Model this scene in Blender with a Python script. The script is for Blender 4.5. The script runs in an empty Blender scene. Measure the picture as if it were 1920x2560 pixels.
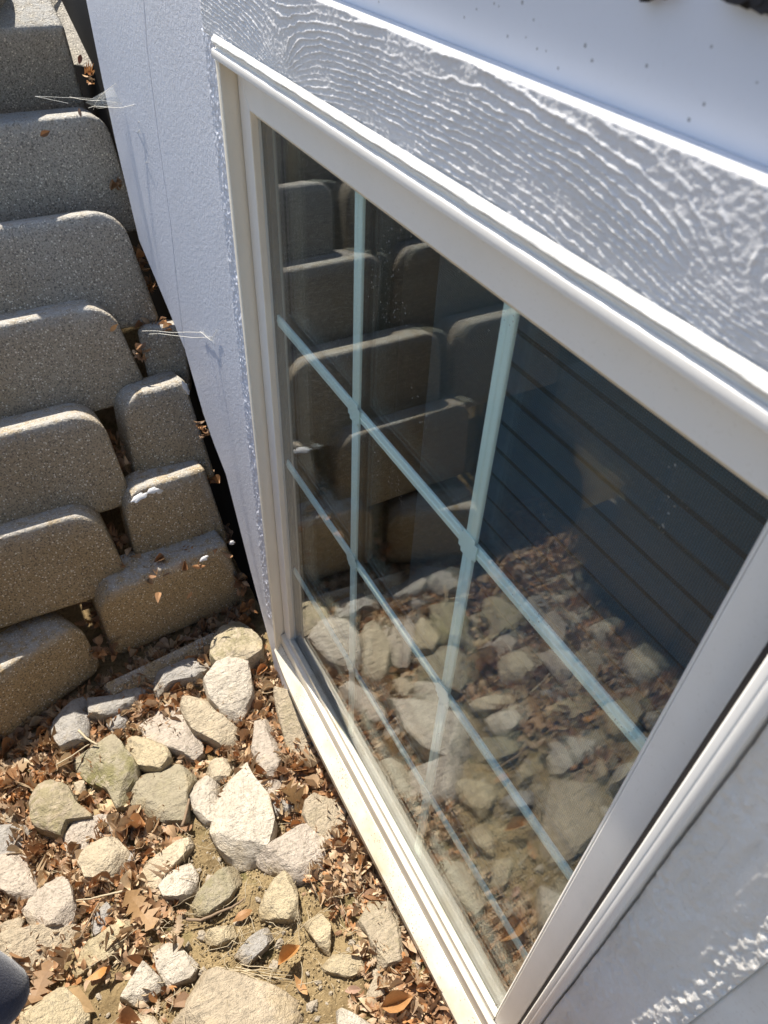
import bpy, math, random
import numpy as np
from mathutils import Vector, Matrix

random.seed(7)
rng = np.random.default_rng(7)
S = bpy.context.scene
COL = S.collection

# ------------------------------------------------------------------ camera
R = np.array([[0.475228, 0.87894, 0.040282], [0.614171, -0.298593, -0.730504], [-0.630041, 0.371896, -0.68172]])
T = np.array([-0.190374, 0.288781, 1.562693])
FPX = 1823.71
EYE = -R.T @ T
cd = bpy.data.cameras.new('camera')
cam = bpy.data.objects.new('camera', cd)
COL.objects.link(cam)
X, Y, Z = R[0], -R[1], -R[2]
cam.matrix_world = Matrix(((X[0], Y[0], Z[0], EYE[0]), (X[1], Y[1], Z[1], EYE[1]), (X[2], Y[2], Z[2], EYE[2]), (0, 0, 0, 1)))
cd.sensor_fit = 'AUTO'
cd.sensor_width = 36.0
cd.lens = FPX / 2560 * 36.0
cd.clip_start = 0.02
cd.clip_end = 800
cd.dof.use_dof = True
cd.dof.focus_distance = 1.15
cd.dof.aperture_fstop = 11
S.camera = cam

# ------------------------------------------------------------------ light
SUN = Vector((-1.0, -0.10, 1.55)).normalized()      # towards the sun
w = bpy.data.worlds.new('World')
S.world = w
w.use_nodes = True
nt = w.node_tree
nt.nodes.clear()
sky = nt.nodes.new('ShaderNodeTexSky')
sky.sky_type = 'NISHITA'
sky.sun_disc = False
sky.sun_elevation = math.asin(SUN.z)
sky.sun_rotation = math.atan2(SUN.x, SUN.y)
bg = nt.nodes.new('ShaderNodeBackground')
bg.inputs['Strength'].default_value = 0.12
out = nt.nodes.new('ShaderNodeOutputWorld')
nt.links.new(sky.outputs[0], bg.inputs[0])
nt.links.new(bg.outputs[0], out.inputs[0])
sl = bpy.data.lights.new('sun', 'SUN')
sl.energy = 5.0
sl.angle = math.radians(0.53)
sl.color = (1.0, 0.93, 0.82)
so = bpy.data.objects.new('sun', sl)
so.rotation_euler = (-SUN).to_track_quat('-Z', 'Y').to_euler()
so.location = SUN * 20
COL.objects.link(so)
S.view_settings.view_transform = 'Standard'
S.view_settings.look = 'None'
S.view_settings.exposure = 0.84
S.view_settings.gamma = 1.0
S.view_settings.use_curve_mapping = False
S.render.engine = 'CYCLES'
S.cycles.max_bounces = 10
S.cycles.transparent_max_bounces = 32
S.cycles.use_denoising = True

# ------------------------------------------------------------------ measuring helpers
K = 1920 / 1659.0
def at(p, axis, val, k=1.0):
    """point of the place seen at a photo pixel, on the plane axis = val"""
    d = R.T @ np.array([(p[0] * k - 960) / FPX, (p[1] * k - 1280) / FPX, 1.0])
    return EYE + d * (val - EYE[axis]) / d[axis]
ZOOMS = {'a': (0, 1600, 0.45208), 'b': (600, 1400, 0.52425), 'c': (0, 800, 0.42194), 'd': (0, 0, K)}
def zp(z, p):
    o = ZOOMS[z]
    return (o[0] + p[0] * o[2], o[1] + p[1] * o[2])
def ground_z(x, y):
    x = np.asarray(x, float)
    return -0.205 + 0.095 * np.clip((x - 0.02) / 0.6, 0, 1.3)
def on_ground(z, p, h):
    q = zp(z, p)
    g = -0.18
    for _ in range(4):
        P = at(q, 2, g + h)
        g = float(ground_z(P[0], P[1]))
    return P, g

# ------------------------------------------------------------------ numpy noise
def _hash(ix, iy, iz, seed):
    n = (ix * 374761393 + iy * 668265263 + iz * 2147483647 + seed * 974711) & 0xFFFFFFFF
    n = ((n ^ (n >> 13)) * 1274126177) & 0xFFFFFFFF
    n = n ^ (n >> 16)
    return (n & 0xFFFFFF) / float(0xFFFFFF)
def vnoise(P, seed=0):
    P = np.asarray(P, float)
    if P.shape[-1] == 2:
        P = np.concatenate([P, np.zeros(P.shape[:-1] + (1,))], -1)
    i = np.floor(P).astype(np.int64)
    f = P - i
    u = f * f * (3 - 2 * f)
    r = 0
    for dx in (0, 1):
        for dy in (0, 1):
            for dz in (0, 1):
                wgt = (u[..., 0] if dx else 1 - u[..., 0]) * (u[..., 1] if dy else 1 - u[..., 1]) * (u[..., 2] if dz else 1 - u[..., 2])
                r = r + wgt * _hash(i[..., 0] + dx, i[..., 1] + dy, i[..., 2] + dz, seed)
    return r * 2 - 1
def fbm(P, seed=0, oct=4):
    P = np.asarray(P, float)
    s, a, r = 1.0, 0.5, 0
    for o in range(oct):
        r = r + a * vnoise(P * s, seed + o * 17)
        s *= 2.03
        a *= 0.5
    return r

def rot(az, tilt, spin):
    ca, sa = math.cos(az), math.sin(az)
    ct, st = math.cos(tilt), math.sin(tilt)
    cs, ss = math.cos(spin), math.sin(spin)
    Rz = np.array([[ca, -sa, 0], [sa, ca, 0], [0, 0, 1]])
    Rx = np.array([[1, 0, 0], [0, ct, -st], [0, st, ct]])
    Rs = np.array([[cs, -ss, 0], [ss, cs, 0], [0, 0, 1]])
    return Rz @ Rx @ Rs

# ------------------------------------------------------------------ object helpers
def mesh_obj(name, verts, faces, m=None, parent=None, smooth=False, sharp=None):
    me = bpy.data.meshes.new(name)
    me.from_pydata([tuple(map(float, v)) for v in verts], [], [tuple(map(int, f)) for f in faces])
    me.update()
    o = bpy.data.objects.new(name, me)
    COL.objects.link(o)
    if m: me.materials.append(m)
    if smooth or sharp is not None:
        me.polygons.foreach_set('use_smooth', np.ones(len(me.polygons), bool))
        if sharp is not None:
            me.set_sharp_from_angle(angle=math.radians(sharp))
    if parent: o.parent = parent
    return o
def empty(name, loc=(0, 0, 0)):
    o = bpy.data.objects.new(name, None)
    o.empty_display_size = 0.05
    COL.objects.link(o)
    o.location = loc
    return o
def tag(o, label=None, cat=None, group=None, kind=None):
    if label: o['label'] = label
    if cat: o['category'] = cat
    if group: o['group'] = group
    if kind: o['kind'] = kind
    return o
def bevel(o, wd=0.0008, seg=2):
    md = o.modifiers.new('bevel', 'BEVEL')
    md.width = wd
    md.segments = seg
    md.limit_method = 'ANGLE'
    md.angle_limit = math.radians(25)
    o.data.polygons.foreach_set('use_smooth', np.ones(len(o.data.polygons), bool))
    o.data.set_sharp_from_angle(angle=math.radians(50))
    return o
def prism(name, poly, axis, a0, a1, m, parent=None, bv=0.0008):
    """closed 2-D polygon swept along an axis. axis 'x': poly is (y,z); 'y': (x,z); 'z': (x,y)"""
    n = len(poly)
    def P(q, a):
        return {'x': (a, q[0], q[1]), 'y': (q[0], a, q[1]), 'z': (q[0], q[1], a)}[axis]
    v = [P(q, a0) for q in poly] + [P(q, a1) for q in poly]
    f = [list(range(n))[::-1], list(range(n, 2 * n))] + [[i, (i + 1) % n, n + (i + 1) % n, n + i] for i in range(n)]
    o = mesh_obj(name, v, f, m, parent)
    import bmesh
    b = bmesh.new(); b.from_mesh(o.data); bmesh.ops.recalc_face_normals(b, faces=b.faces); b.to_mesh(o.data); b.free()
    if bv: bevel(o, bv)
    return o
def box(name, x0, x1, y0, y1, z0, z1, m, parent=None, bv=0.0008):
    return prism(name, [(x0, y0), (x1, y0), (x1, y1), (x0, y1)], 'z', z0, z1, m, parent, bv)
def grid_faces(nu, nv):
    a = np.arange(nu * nv).reshape(nu, nv)
    return np.stack([a[:-1, :-1].ravel(), a[1:, :-1].ravel(), a[1:, 1:].ravel(), a[:-1, 1:].ravel()], 1)

# ------------------------------------------------------------------ materials
class M:
    def __init__(s, name):
        s.m = bpy.data.materials.new(name)
        s.m.use_nodes = True
        s.t = s.m.node_tree
        s.t.nodes.clear()
        s.out = s.t.nodes.new('ShaderNodeOutputMaterial')
    def n(s, typ, **kw):
        nd = s.t.nodes.new('ShaderNode' + typ)
        for k_, v in kw.items():
            if k_.startswith('_'):
                setattr(nd, k_[1:], v)
        return nd
    def l(s, a, b):
        s.t.links.new(a, b)
    def set(s, sock, v):
        if hasattr(v, 'is_linked') or isinstance(v, bpy.types.NodeSocket): s.l(v, sock)
        else: sock.default_value = v
    def co(s, kind='Object'):
        return s.n('TexCoord').outputs[kind]
    def noise(s, vec, scale, detail=4, rough=0.55, dist=0):
        nd = s.n('TexNoise')
        s.l(vec, nd.inputs['Vector'])
        nd.inputs['Scale'].default_value = scale
        nd.inputs['Detail'].default_value = detail
        nd.inputs['Roughness'].default_value = rough
        nd.inputs['Distortion'].default_value = dist
        return nd.outputs['Fac']
    def voro(s, vec, scale, out='Distance', feature='F1', rand=1.0):
        nd = s.n('TexVoronoi')
        nd.feature = feature
        s.l(vec, nd.inputs['Vector'])
        nd.inputs['Scale'].default_value = scale
        nd.inputs['Randomness'].default_value = rand
        return nd.outputs[out]
    def ramp(s, fac, stops):
        nd = s.n('ValToRGB')
        e = nd.color_ramp.elements
        while len(e) < len(stops): e.new(0.5)
        for q, (p, c) in zip(e, stops):
            q.position = p
            q.color = (c[0], c[1], c[2], 1) if hasattr(c, '__len__') else (c, c, c, 1)
        s.l(fac, nd.inputs['Fac'])
        return nd.outputs['Color']
    def mix(s, fac, a, b, mode='MIX'):
        nd = s.n('Mix')
        nd.data_type = 'RGBA'
        nd.blend_type = mode
        s.set(nd.inputs[0], fac)
        for i, v in ((6, a), (7, b)):
            if isinstance(v, bpy.types.NodeSocket): s.l(v, nd.inputs[i])
            else: nd.inputs[i].default_value = (v[0], v[1], v[2], 1)
        return nd.outputs[2]
    def math(s, op, a, b=0.5):
        nd = s.n('Math')
        nd.operation = op
        s.set(nd.inputs[0], a)
        s.set(nd.inputs[1], b)
        return nd.outputs[0]
    def bump(s, h, strength=0.5, dist=0.002, normal=None):
        nd = s.n('Bump')
        nd.inputs['Strength'].default_value = strength
        nd.inputs['Distance'].default_value = dist
        s.l(h, nd.inputs['Height'])
        if normal is not None: s.l(normal, nd.inputs['Normal'])
        return nd.outputs[0]
    def bsdf(s, color, rough=0.6, normal=None, spec=0.5, metal=0.0, sheen=0.0):
        b = s.n('BsdfPrincipled')
        if isinstance(color, bpy.types.NodeSocket): s.l(color, b.inputs['Base Color'])
        else: b.inputs['Base Color'].default_value = (*color, 1)
        s.set(b.inputs['Roughness'], rough)
        b.inputs['Specular IOR Level'].default_value = spec
        b.inputs['Metallic'].default_value = metal
        b.inputs['Sheen Weight'].default_value = sheen
        if normal is not None: s.l(normal, b.inputs['Normal'])
        s.l(b.outputs[0], s.out.inputs[0])
        return b

def paint(name, base, rough=0.45, grime=0.12, bscale=140, bstr=0.25, gcol=(0.35, 0.30, 0.22), fine=900, bdist=0.0015, specks=0.0):
    m = M(name)
    c = m.co()
    n1 = m.noise(c, 9, 5, 0.6)
    g = m.ramp(n1, [(0.42, 0.0), (0.75, 1.0)])
    col = m.mix(m.math('MULTIPLY', g, grime), base, gcol)
    n2 = m.noise(c, 320, 3, 0.6)
    col = m.mix(m.math('MULTIPLY', m.ramp(n2, [(0.60, 0.0), (0.72, 1.0)]), grime * 1.2), col, gcol)
    if specks:
        v = m.voro(c, 120)
        sz = m.math('MULTIPLY', m.voro(c, 120, 'Color'), 0.26)
        near = m.math('LESS_THAN', v, sz)
        pick = m.math('GREATER_THAN', m.noise(c, 34, 2), 0.50)
        col = m.mix(m.math('MULTIPLY', m.math('MULTIPLY', near, pick), specks), col, (0.06, 0.06, 0.065))
    h = m.noise(c, bscale, 5, 0.6)
    h2 = m.noise(c, fine, 2, 0.5)
    hh = m.math('ADD', h, m.math('MULTIPLY', h2, 0.35))
    nrm = m.bump(hh, bstr, bdist)
    rr = m.math('ADD', rough - 0.08, m.math('MULTIPLY', n1, 0.16))
    m.bsdf(col, rr, nrm)
    return m.m

M_WALL = paint('painted_foundation', (0.70, 0.72, 0.79), 0.45, 0.16, 170, 0.8, (0.42, 0.42, 0.42), 700, 0.002)
M_TRIM = paint('painted_wood_grain', (0.72, 0.715, 0.72), 0.9, 0.25, 700, 0.45, (0.42, 0.40, 0.36), 1500, 0.0008)
M_SIDE = paint('warm_white_stucco_paint', (0.80, 0.765, 0.71), 0.7, 0.25, 240, 0.7, (0.45, 0.38, 0.28), 1200, 0.0012)
M_SIDING = paint('painted_siding', (0.62, 0.65, 0.72), 0.55, 0.06, 60, 0.12, (0.4, 0.4, 0.4), 900, 0.001, specks=0.6)
M_CAULK = paint('white_caulk', (0.82, 0.81, 0.77), 0.5, 0.28, 160, 0.5, (0.36, 0.26, 0.15), 700, 0.001)
M_VINYL = paint('bounce_warm_vinyl', (0.80, 0.74, 0.62), 0.36, 0.10, 25, 0.06, (0.5, 0.40, 0.25), 700, 0.0006)  # warmer copy of the white vinyl; reflected light is put into its base colour
M_VINYLW = paint('white_vinyl', (0.85, 0.82, 0.77), 0.36, 0.14, 25, 0.05, (0.5, 0.45, 0.35), 700, 0.0006)

def sill_mat():
    m = M('weathered_sill_vinyl')
    c = m.co()
    n = m.noise(c, 14, 6, 0.65)
    col = m.mix(m.ramp(n, [(0.45, 0.0), (0.78, 0.65)]), (0.80, 0.77, 0.66), (0.52, 0.40, 0.20))
    v = m.voro(c, 240)
    rust = m.math('MULTIPLY', m.math('LESS_THAN', v, 0.22), m.math('GREATER_THAN', m.noise(c, 11, 4, 0.6), 0.56))
    col = m.mix(m.math('MULTIPLY', rust, 0.75), col, (0.22, 0.11, 0.04))
    m.bsdf(col, 0.42, m.bump(m.noise(c, 300, 4), 0.15, 0.0008))
    return m.m
M_SILL = sill_mat()
def flat(name, col, rough=0.7, spec=0.4):
    m = M(name)
    c = m.co()
    cc = m.mix(m.math('MULTIPLY', m.noise(c, 60, 4), 0.5), col, tuple(x * 0.6 for x in col))
    m.bsdf(cc, rough, m.bump(m.noise(c, 200, 4), 0.3, 0.001), spec)
    return m.m
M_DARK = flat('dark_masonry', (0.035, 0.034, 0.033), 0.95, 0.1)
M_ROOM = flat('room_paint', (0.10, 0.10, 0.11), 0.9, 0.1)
M_GRILLE = paint('muntin_paint', (0.80, 0.94, 0.88), 0.35, 0.03, 30, 0.05, (0.5, 0.55, 0.5))
M_BLIND = flat('navy_blind', (0.16, 0.26, 0.40), 0.6, 0.3)

def glass_mat():
    m = M('window_glass')
    g = m.n('NewGeometry')
    d = m.n('VectorMath'); d.operation = 'DOT_PRODUCT'
    m.l(g.outputs['Incoming'], d.inputs[0]); m.l(g.outputs['Normal'], d.inputs[1])
    a = m.math('ABSOLUTE', d.outputs['Value'])
    s_ = m.math('POWER', m.math('SUBTRACT', 1.0, a), 5.0)
    fr = m.math('ADD', 0.055, m.math('MULTIPLY', s_, 0.945))
    tr = m.n('BsdfTransparent'); tr.inputs[0].default_value = (0.945, 0.972, 0.966, 1)
    gl = m.n('BsdfGlossy'); gl.inputs['Roughness'].default_value = 0.004
    gl.inputs[0].default_value = (1, 1, 1, 1)
    c = m.co()
    wob = m.bump(m.noise(c, 3.0, 1, 0.4), 0.05, 0.004)
    m.l(wob, gl.inputs['Normal'])
    mx = m.n('MixShader')
    m.l(fr, mx.inputs[0]); m.l(tr.outputs[0], mx.inputs[1]); m.l(gl.outputs[0], mx.inputs[2])
    # dust and dried specks on the glass
    v = m.voro(c, 210)
    sz = m.math('MULTIPLY', m.voro(c, 210, 'Color'), 0.20)
    sp = m.math('MULTIPLY', m.math('LESS_THAN', v, sz), m.math('GREATER_THAN', m.noise(c, 7, 4, 0.65), 0.56))
    film = m.math('MULTIPLY', m.ramp(m.noise(c, 5, 5, 0.65), [(0.45, 0.0), (0.8, 1.0)]), 0.004)
    df = m.n('BsdfDiffuse'); df.inputs[0].default_value = (0.55, 0.55, 0.52, 1)
    mx2 = m.n('MixShader')
    m.l(m.math('ADD', m.math('MULTIPLY', sp, 0.4), film), mx2.inputs[0])
    m.l(mx.outputs[0], mx2.inputs[1]); m.l(df.outputs[0], mx2.inputs[2])
    m.l(mx2.outputs[0], m.out.inputs[0])
    return m.m
M_GLASS = glass_mat()
def clean_glass():
    m = M('inner_glass')
    g = m.n('NewGeometry')
    d = m.n('VectorMath'); d.operation = 'DOT_PRODUCT'
    m.l(g.outputs['Incoming'], d.inputs[0]); m.l(g.outputs['Normal'], d.inputs[1])
    a = m.math('ABSOLUTE', d.outputs['Value'])
    s_ = m.math('POWER', m.math('SUBTRACT', 1.0, a), 5.0)
    fr = m.math('ADD', 0.055, m.math('MULTIPLY', s_, 0.945))
    tr = m.n('BsdfTransparent'); tr.inputs[0].default_value = (0.945, 0.972, 0.966, 1)
    gl = m.n('BsdfGlossy'); gl.inputs['Roughness'].default_value = 0.004
    mx = m.n('MixShader')
    m.l(fr, mx.inputs[0]); m.l(tr.outputs[0], mx.inputs[1]); m.l(gl.outputs[0], mx.inputs[2])
    m.l(mx.outputs[0], m.out.inputs[0])
    return m.m
M_GLASS2 = clean_glass()
def screen_mat():
    m = M('insect_screen_mesh')
    c = m.co()
    sp = m.n('SeparateXYZ'); m.l(c, sp.inputs[0])
    def line(o):
        f = m.math('FRACT', m.math('MULTIPLY', o, 1 / 0.0022))
        return m.math('LESS_THAN', f, 0.30)
    k = m.math('MAXIMUM', line(sp.outputs[0]), line(sp.outputs[2]))
    tr = m.n('BsdfTransparent')
    df = m.n('BsdfDiffuse'); df.inputs[0].default_value = (0.12, 0.15, 0.18, 1)
    mx = m.n('MixShader')
    m.l(k, mx.inputs[0]); m.l(tr.outputs[0], mx.inputs[1]); m.l(df.outputs[0], mx.inputs[2])
    m.l(mx.outputs[0], m.out.inputs[0])
    return m.m
M_SCREEN = screen_mat()

def block_mat():
    m = M('exposed_aggregate_concrete')
    c = m.co()
    g = m.n('NewGeometry')
    sp = m.n('SeparateXYZ'); m.l(g.outputs['Position'], sp.inputs[0])
    big = m.noise(c, 7, 4, 0.6)
    # iron-brown staining by ground splash on the lower courses
    low = m.ramp(m.math('ADD', sp.outputs[2], m.math('MULTIPLY', big, 0.35)), [(0.20, 1.0), (0.95, 0.0)])
    c0 = m.mix(big, (0.33, 0.305, 0.262), (0.46, 0.43, 0.375))
    c1 = m.mix(big, (0.32, 0.235, 0.125), (0.48, 0.36, 0.205))
    col = m.mix(low, c0, c1)
    fine = m.noise(c, 260, 3, 0.65)
    col = m.mix(m.ramp(fine, [(0.36, 0.75), (0.52, 0.0)]), col, (0.07, 0.065, 0.058))
    v = m.voro(c, 190)
    sz = m.math('MULTIPLY', m.voro(c, 190, 'Color'), 0.46)
    spk = m.math('LESS_THAN', v, sz)
    pick = m.math('GREATER_THAN', m.noise(c, 190, 1), 0.47)
    col = m.mix(m.math('MULTIPLY', m.math('MULTIPLY', spk, pick), 0.85), col, (0.80, 0.74, 0.62))
    at_ = m.n('Attribute'); at_.attribute_name = 'wear'
    wr = m.math('MULTIPLY', at_.outputs['Fac'], m.ramp(m.noise(c, 45, 5, 0.7), [(0.38, 0.0), (0.56, 1.0)]))
    col = m.mix(m.math('MULTIPLY', wr, 0.6), col, (0.42, 0.43, 0.43))
    hh = m.math('ADD', m.math('MULTIPLY', fine, 0.9), m.math('MULTIPLY', m.noise(c, 60, 4), 0.8))
    hh = m.math('ADD', hh, m.math('MULTIPLY', v, -0.4))
    m.bsdf(col, 0.85, m.bump(hh, 1.0, 0.0032), 0.25)
    return m.m
M_BLOCK = block_mat()

def rock_mat():
    m = M('limestone')
    c = m.co()
    oi = m.n('ObjectInfo')
    base = oi.outputs['Color']
    n1 = m.noise(c, 22, 5, 0.62, 0.4)
    col = m.mix(m.ramp(n1, [(0.30, 0.0), (0.70, 1.0)]), m.mix(1.0, base, (0.80, 0.77, 0.72), 'MULTIPLY'), m.mix(1.0, base, (1.10, 1.07, 1.02), 'MULTIPLY'))
    n2 = m.noise(c, 130, 5, 0.7)
    col = m.mix(m.ramp(n2, [(0.36, 0.6), (0.48, 0.0)]), col, (0.22, 0.19, 0.145))
    n3 = m.noise(c, 11, 4, 0.6)
    col = m.mix(m.math('MULTIPLY', m.ramp(n3, [(0.52, 0.0), (0.70, 1.0)]), 0.45), col, (0.40, 0.29, 0.13))
    at_ = m.n('Attribute'); at_.attribute_name = 'moss'
    ms = m.math('MULTIPLY', at_.outputs['Fac'], m.ramp(m.noise(c, 55, 5, 0.7), [(0.40, 0.0), (0.55, 1.0)]))
    col = m.mix(ms, col, (0.19, 0.175, 0.065))
    as_ = m.n('Attribute'); as_.attribute_name = 'soil'
    ss = m.math('MULTIPLY', as_.outputs['Fac'], m.ramp(m.noise(c, 38, 5, 0.7), [(0.36, 0.25), (0.58, 1.0)]))
    col = m.mix(m.math('MULTIPLY', ss, 0.8), col, (0.22, 0.155, 0.08))
    h = m.math('ADD', m.noise(c, 75, 6, 0.68), m.math('MULTIPLY', m.noise(c, 420, 3, 0.6), 0.25))
    # faint bedding lines
    mp = m.n('Mapping'); m.l(c, mp.inputs['Vector']); mp.inputs['Scale'].default_value = (1.0, 0.25, 2.2)
    h = m.math('ADD', h, m.math('MULTIPLY', m.noise(mp.outputs[0], 90, 3, 0.6, 0.6), 0.6))
    m.bsdf(col, 0.88, m.bump(h, 1.0, 0.0095), 0.25)
    return m.m
M_ROCK = rock_mat()

def dirt_mat():
    m = M('sandy_dirt')
    c = m.co()
    n1 = m.noise(c, 9, 5, 0.62)
    col = m.mix(m.ramp(n1, [(0.35, 0.0), (0.68, 1.0)]), (0.19, 0.135, 0.068), (0.34, 0.255, 0.135))
    n2 = m.noise(c, 150, 5, 0.7)
    col = m.mix(m.ramp(n2, [(0.34, 0.8), (0.50, 0.0)]), col, (0.11, 0.075, 0.035))
    n3 = m.noise(c, 14, 3, 0.5)
    col = m.mix(m.math('MULTIPLY', m.ramp(n3, [(0.60, 0.0), (0.70, 1.0)]), 0.55), col, (0.10, 0.105, 0.03))
    h = m.math('ADD', m.noise(c, 110, 6, 0.72), m.math('MULTIPLY', m.noise(c, 30, 4), 1.2))
    m.bsdf(col, 0.95, m.bump(h, 0.9, 0.008), 0.2)
    return m.m
M_DIRT = dirt_mat()

def leaf_mat():
    m = M('dry_leaf')
    at_ = m.n('Attribute'); at_.attribute_name = 'Col'
    c = m.co()
    n = m.noise(c, 160, 4, 0.65)
    col = m.mix(1.0, at_.outputs['Color'], m.mix(n, (0.62, 0.60, 0.58), (1.25, 1.22, 1.18)), 'MULTIPLY')
    b = m.bsdf(col, 0.55, m.bump(m.noise(c, 220, 3), 0.35, 0.001), 0.4)
    tl = m.n('BsdfTranslucent'); m.l(col, tl.inputs[0])
    mx = m.n('MixShader'); mx.inputs[0].default_value = 0.22
    m.l(b.outputs[0], mx.inputs[1]); m.l(tl.outputs[0], mx.inputs[2]); m.l(mx.outputs[0], m.out.inputs[0])
    return m.m
M_LEAF = leaf_mat()
M_TWIG = flat('grey_twig', (0.24, 0.17, 0.11), 0.8)
M_CRUMB = flat('dirt_crumb', (0.40, 0.31, 0.18), 0.95, 0.1)
M_STRAW = flat('pale_straw', (0.48, 0.40, 0.27), 0.7)
M_DEBRIS = flat('dark_debris', (0.028, 0.024, 0.024), 0.8)
M_SPLASH = flat('white_paint_splash', (0.80, 0.80, 0.80), 0.5)
def web_mat():
    m = M('spider_silk')
    tr = m.n('BsdfTransparent')
    df = m.n('BsdfDiffuse'); df.inputs[0].default_value = (0.85, 0.85, 0.80, 1)
    mx = m.n('MixShader')
    n = m.noise(m.co(), 420, 4, 0.7)
    m.l(m.ramp(n, [(0.40, 0.05), (0.70, 0.75)]), mx.inputs[0])
    m.l(tr.outputs[0], mx.inputs[1]); m.l(df.outputs[0], mx.inputs[2]); m.l(mx.outputs[0], m.out.inputs[0])
    return m.m
M_WEB = web_mat()
M_SILK = flat('silk_thread', (0.80, 0.78, 0.70), 0.5)
def cloth():
    m = M('navy_knit')
    c = m.co()
    n = m.noise(c, 900, 2, 0.5)
    col = m.mix(n, (0.014, 0.016, 0.030), (0.035, 0.038, 0.060))
    m.bsdf(col, 0.9, m.bump(m.math('ADD', n, m.noise(c, 60, 4)), 0.4, 0.002), 0.2, 0, 0.4)
    return m.m
M_CLOTH = cloth()
M_SKIN = flat('skin', (0.45, 0.29, 0.21), 0.5)
M_HAIR = flat('brown_hair', (0.05, 0.035, 0.025), 0.6)

# ================================================================== ground
def terrain(x, y):
    """height of the soil: floor of the window well, the slope behind the blocks, the yard beyond"""
    zf = ground_z(x, y)
    back = -0.55 - x + 0.35 * np.clip(-0.45 - y, 0, 0.4) * -1.0       # behind the side wall
    sl_ = np.clip(back * 1.0, 0, 1.15)
    front = np.clip((-0.95 - y) * 2.6, 0, 0.68)
    side = np.clip((x - 1.75) * 1.5, 0, 0.42)
    return zf + np.maximum.reduce([sl_, front, side])
def make_ground():
    xs = np.concatenate([-np.geomspace(150, 0.62, 34), np.arange(-0.60, 1.30, 0.0085), np.geomspace(1.32, 150, 34)])
    ys = np.concatenate([-np.geomspace(150, 0.98, 34), np.arange(-0.96, 0.04, 0.0085)])
    gx, gy = np.meshgrid(xs, ys, indexing='ij')
    P = np.stack([gx, gy], -1)
    z = terrain(gx, gy)
    near = ((gx > -0.6) & (gx < 1.3) & (gy > -0.97)).astype(float)
    z = z + near * (0.012 * fbm(P * 14, 3, 3) + 0.010 * fbm(P * 48, 5, 3)) + (1 - near) * 0.04 * fbm(P * 2, 4, 3)
    v = np.stack([gx, gy, z], -1).reshape(-1, 3)
    o = mesh_obj('ground', v, grid_faces(len(xs), len(ys)), M_DIRT, smooth=True)
    tag(o, 'sandy dirt floor of the window well', kind='structure')
make_ground()

# ================================================================== the house
house = empty('house', (0.4, 0.0, -0.2))
HB = Matrix.Translation((-0.4, 0.0, 0.2))
tag(house, 'white painted house wall with a large grid window low in it', 'house')
def under(o, p):
    o.parent = p
    o.matrix_parent_inverse = Matrix.Translation(-Vector(p.location)) if p.parent is None else Matrix()
    return o
def hp(o):                     # part of the house, built in world coordinates
    o.parent = house
    o.matrix_parent_inverse = HB
    return o

# masonry behind, with the window opening left free
hp(box('wall_backing', -4.0, -0.045, 0.021, 0.24, -0.6, 3.0, M_DARK, bv=0))
hp(box('wall_backing', 0.8155, 4.0, 0.021, 0.24, -0.6, 3.0, M_DARK, bv=0))
hp(box('wall_backing', -0.045, 0.8155, 0.021, 0.24, 1.108, 3.0, M_DARK, bv=0))
hp(box('wall_backing', -0.045, 0.8155, 0.021, 0.24, -0.6, -0.095, M_DARK, bv=0))

# painted foundation panels, with a slanting free edge towards the block wall
seam = [(-0.386, 1.5), (-0.386, 1.092), (-0.412, 1.024), (-0.431, 0.879), (-0.439, 0.752), (-0.473, 0.593), (-0.493, 0.459)]
pb = [(-0.417, 0.342), (-0.365, 0.300), (-0.300, 0.262), (-0.203, 0.055), (-0.112, -0.126), (-0.085, -0.30), (-0.0400, -0.30), (-0.0400, 1.5)]
def slab(name, poly, y0, y1, m):
    return hp(prism(name, poly, 'y', y0, y1, m, None, 0.0025))
slab('foundation_panel', [(x + 0.0012, z) for x, z in seam] + pb, -0.020, 0.020, M_WALL)
pa = [(x - 0.0012, z) for x, z in seam][::-1]
slab('foundation_panel', pa + [(-0.90, 1.5), (-0.842, 1.027), (-0.838, 0.90), (-0.825, 0.78), (-0.772, 0.589), (-0.62, 0.52)], -0.0195, 0.020, M_WALL)
hp(box('foundation_panel', -0.044, 2.5, -0.024, 0.020, -0.6, -0.092, M_WALL, bv=0.002))

# ---- relief boards
def relief_board(name, x0, x1, z0, z1, yf, yb, step, fn, m):
    xs = np.arange(x0, x1 + step / 2, step)
    zs = np.arange(z0, z1 + step / 2, step)
    gx, gz = np.meshgrid(xs, zs, indexing='ij')
    h = fn(gx, gz)
    gy = yf - h
    e = np.minimum.reduce([gx - x0, x1 - gx, gz - z0, z1 - gz])
    gy = gy + 0.0022 * np.clip(1 - e / 0.0025, 0, 1) ** 2
    gy[0, :] = yb; gy[-1, :] = yb; gy[:, 0] = yb; gy[:, -1] = yb
    gx = gx.copy(); gz = gz.copy()
    gx[0, :] = gx[1, :]; gx[-1, :] = gx[-2, :]; gz[:, 0] = gz[:, 1]; gz[:, -1] = gz[:, -2]
    v = np.stack([gx, gy, gz], -1).reshape(-1, 3)
    f = grid_faces(len(xs), len(zs))
    return hp(mesh_obj(name, v, f, m, smooth=True))
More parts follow.
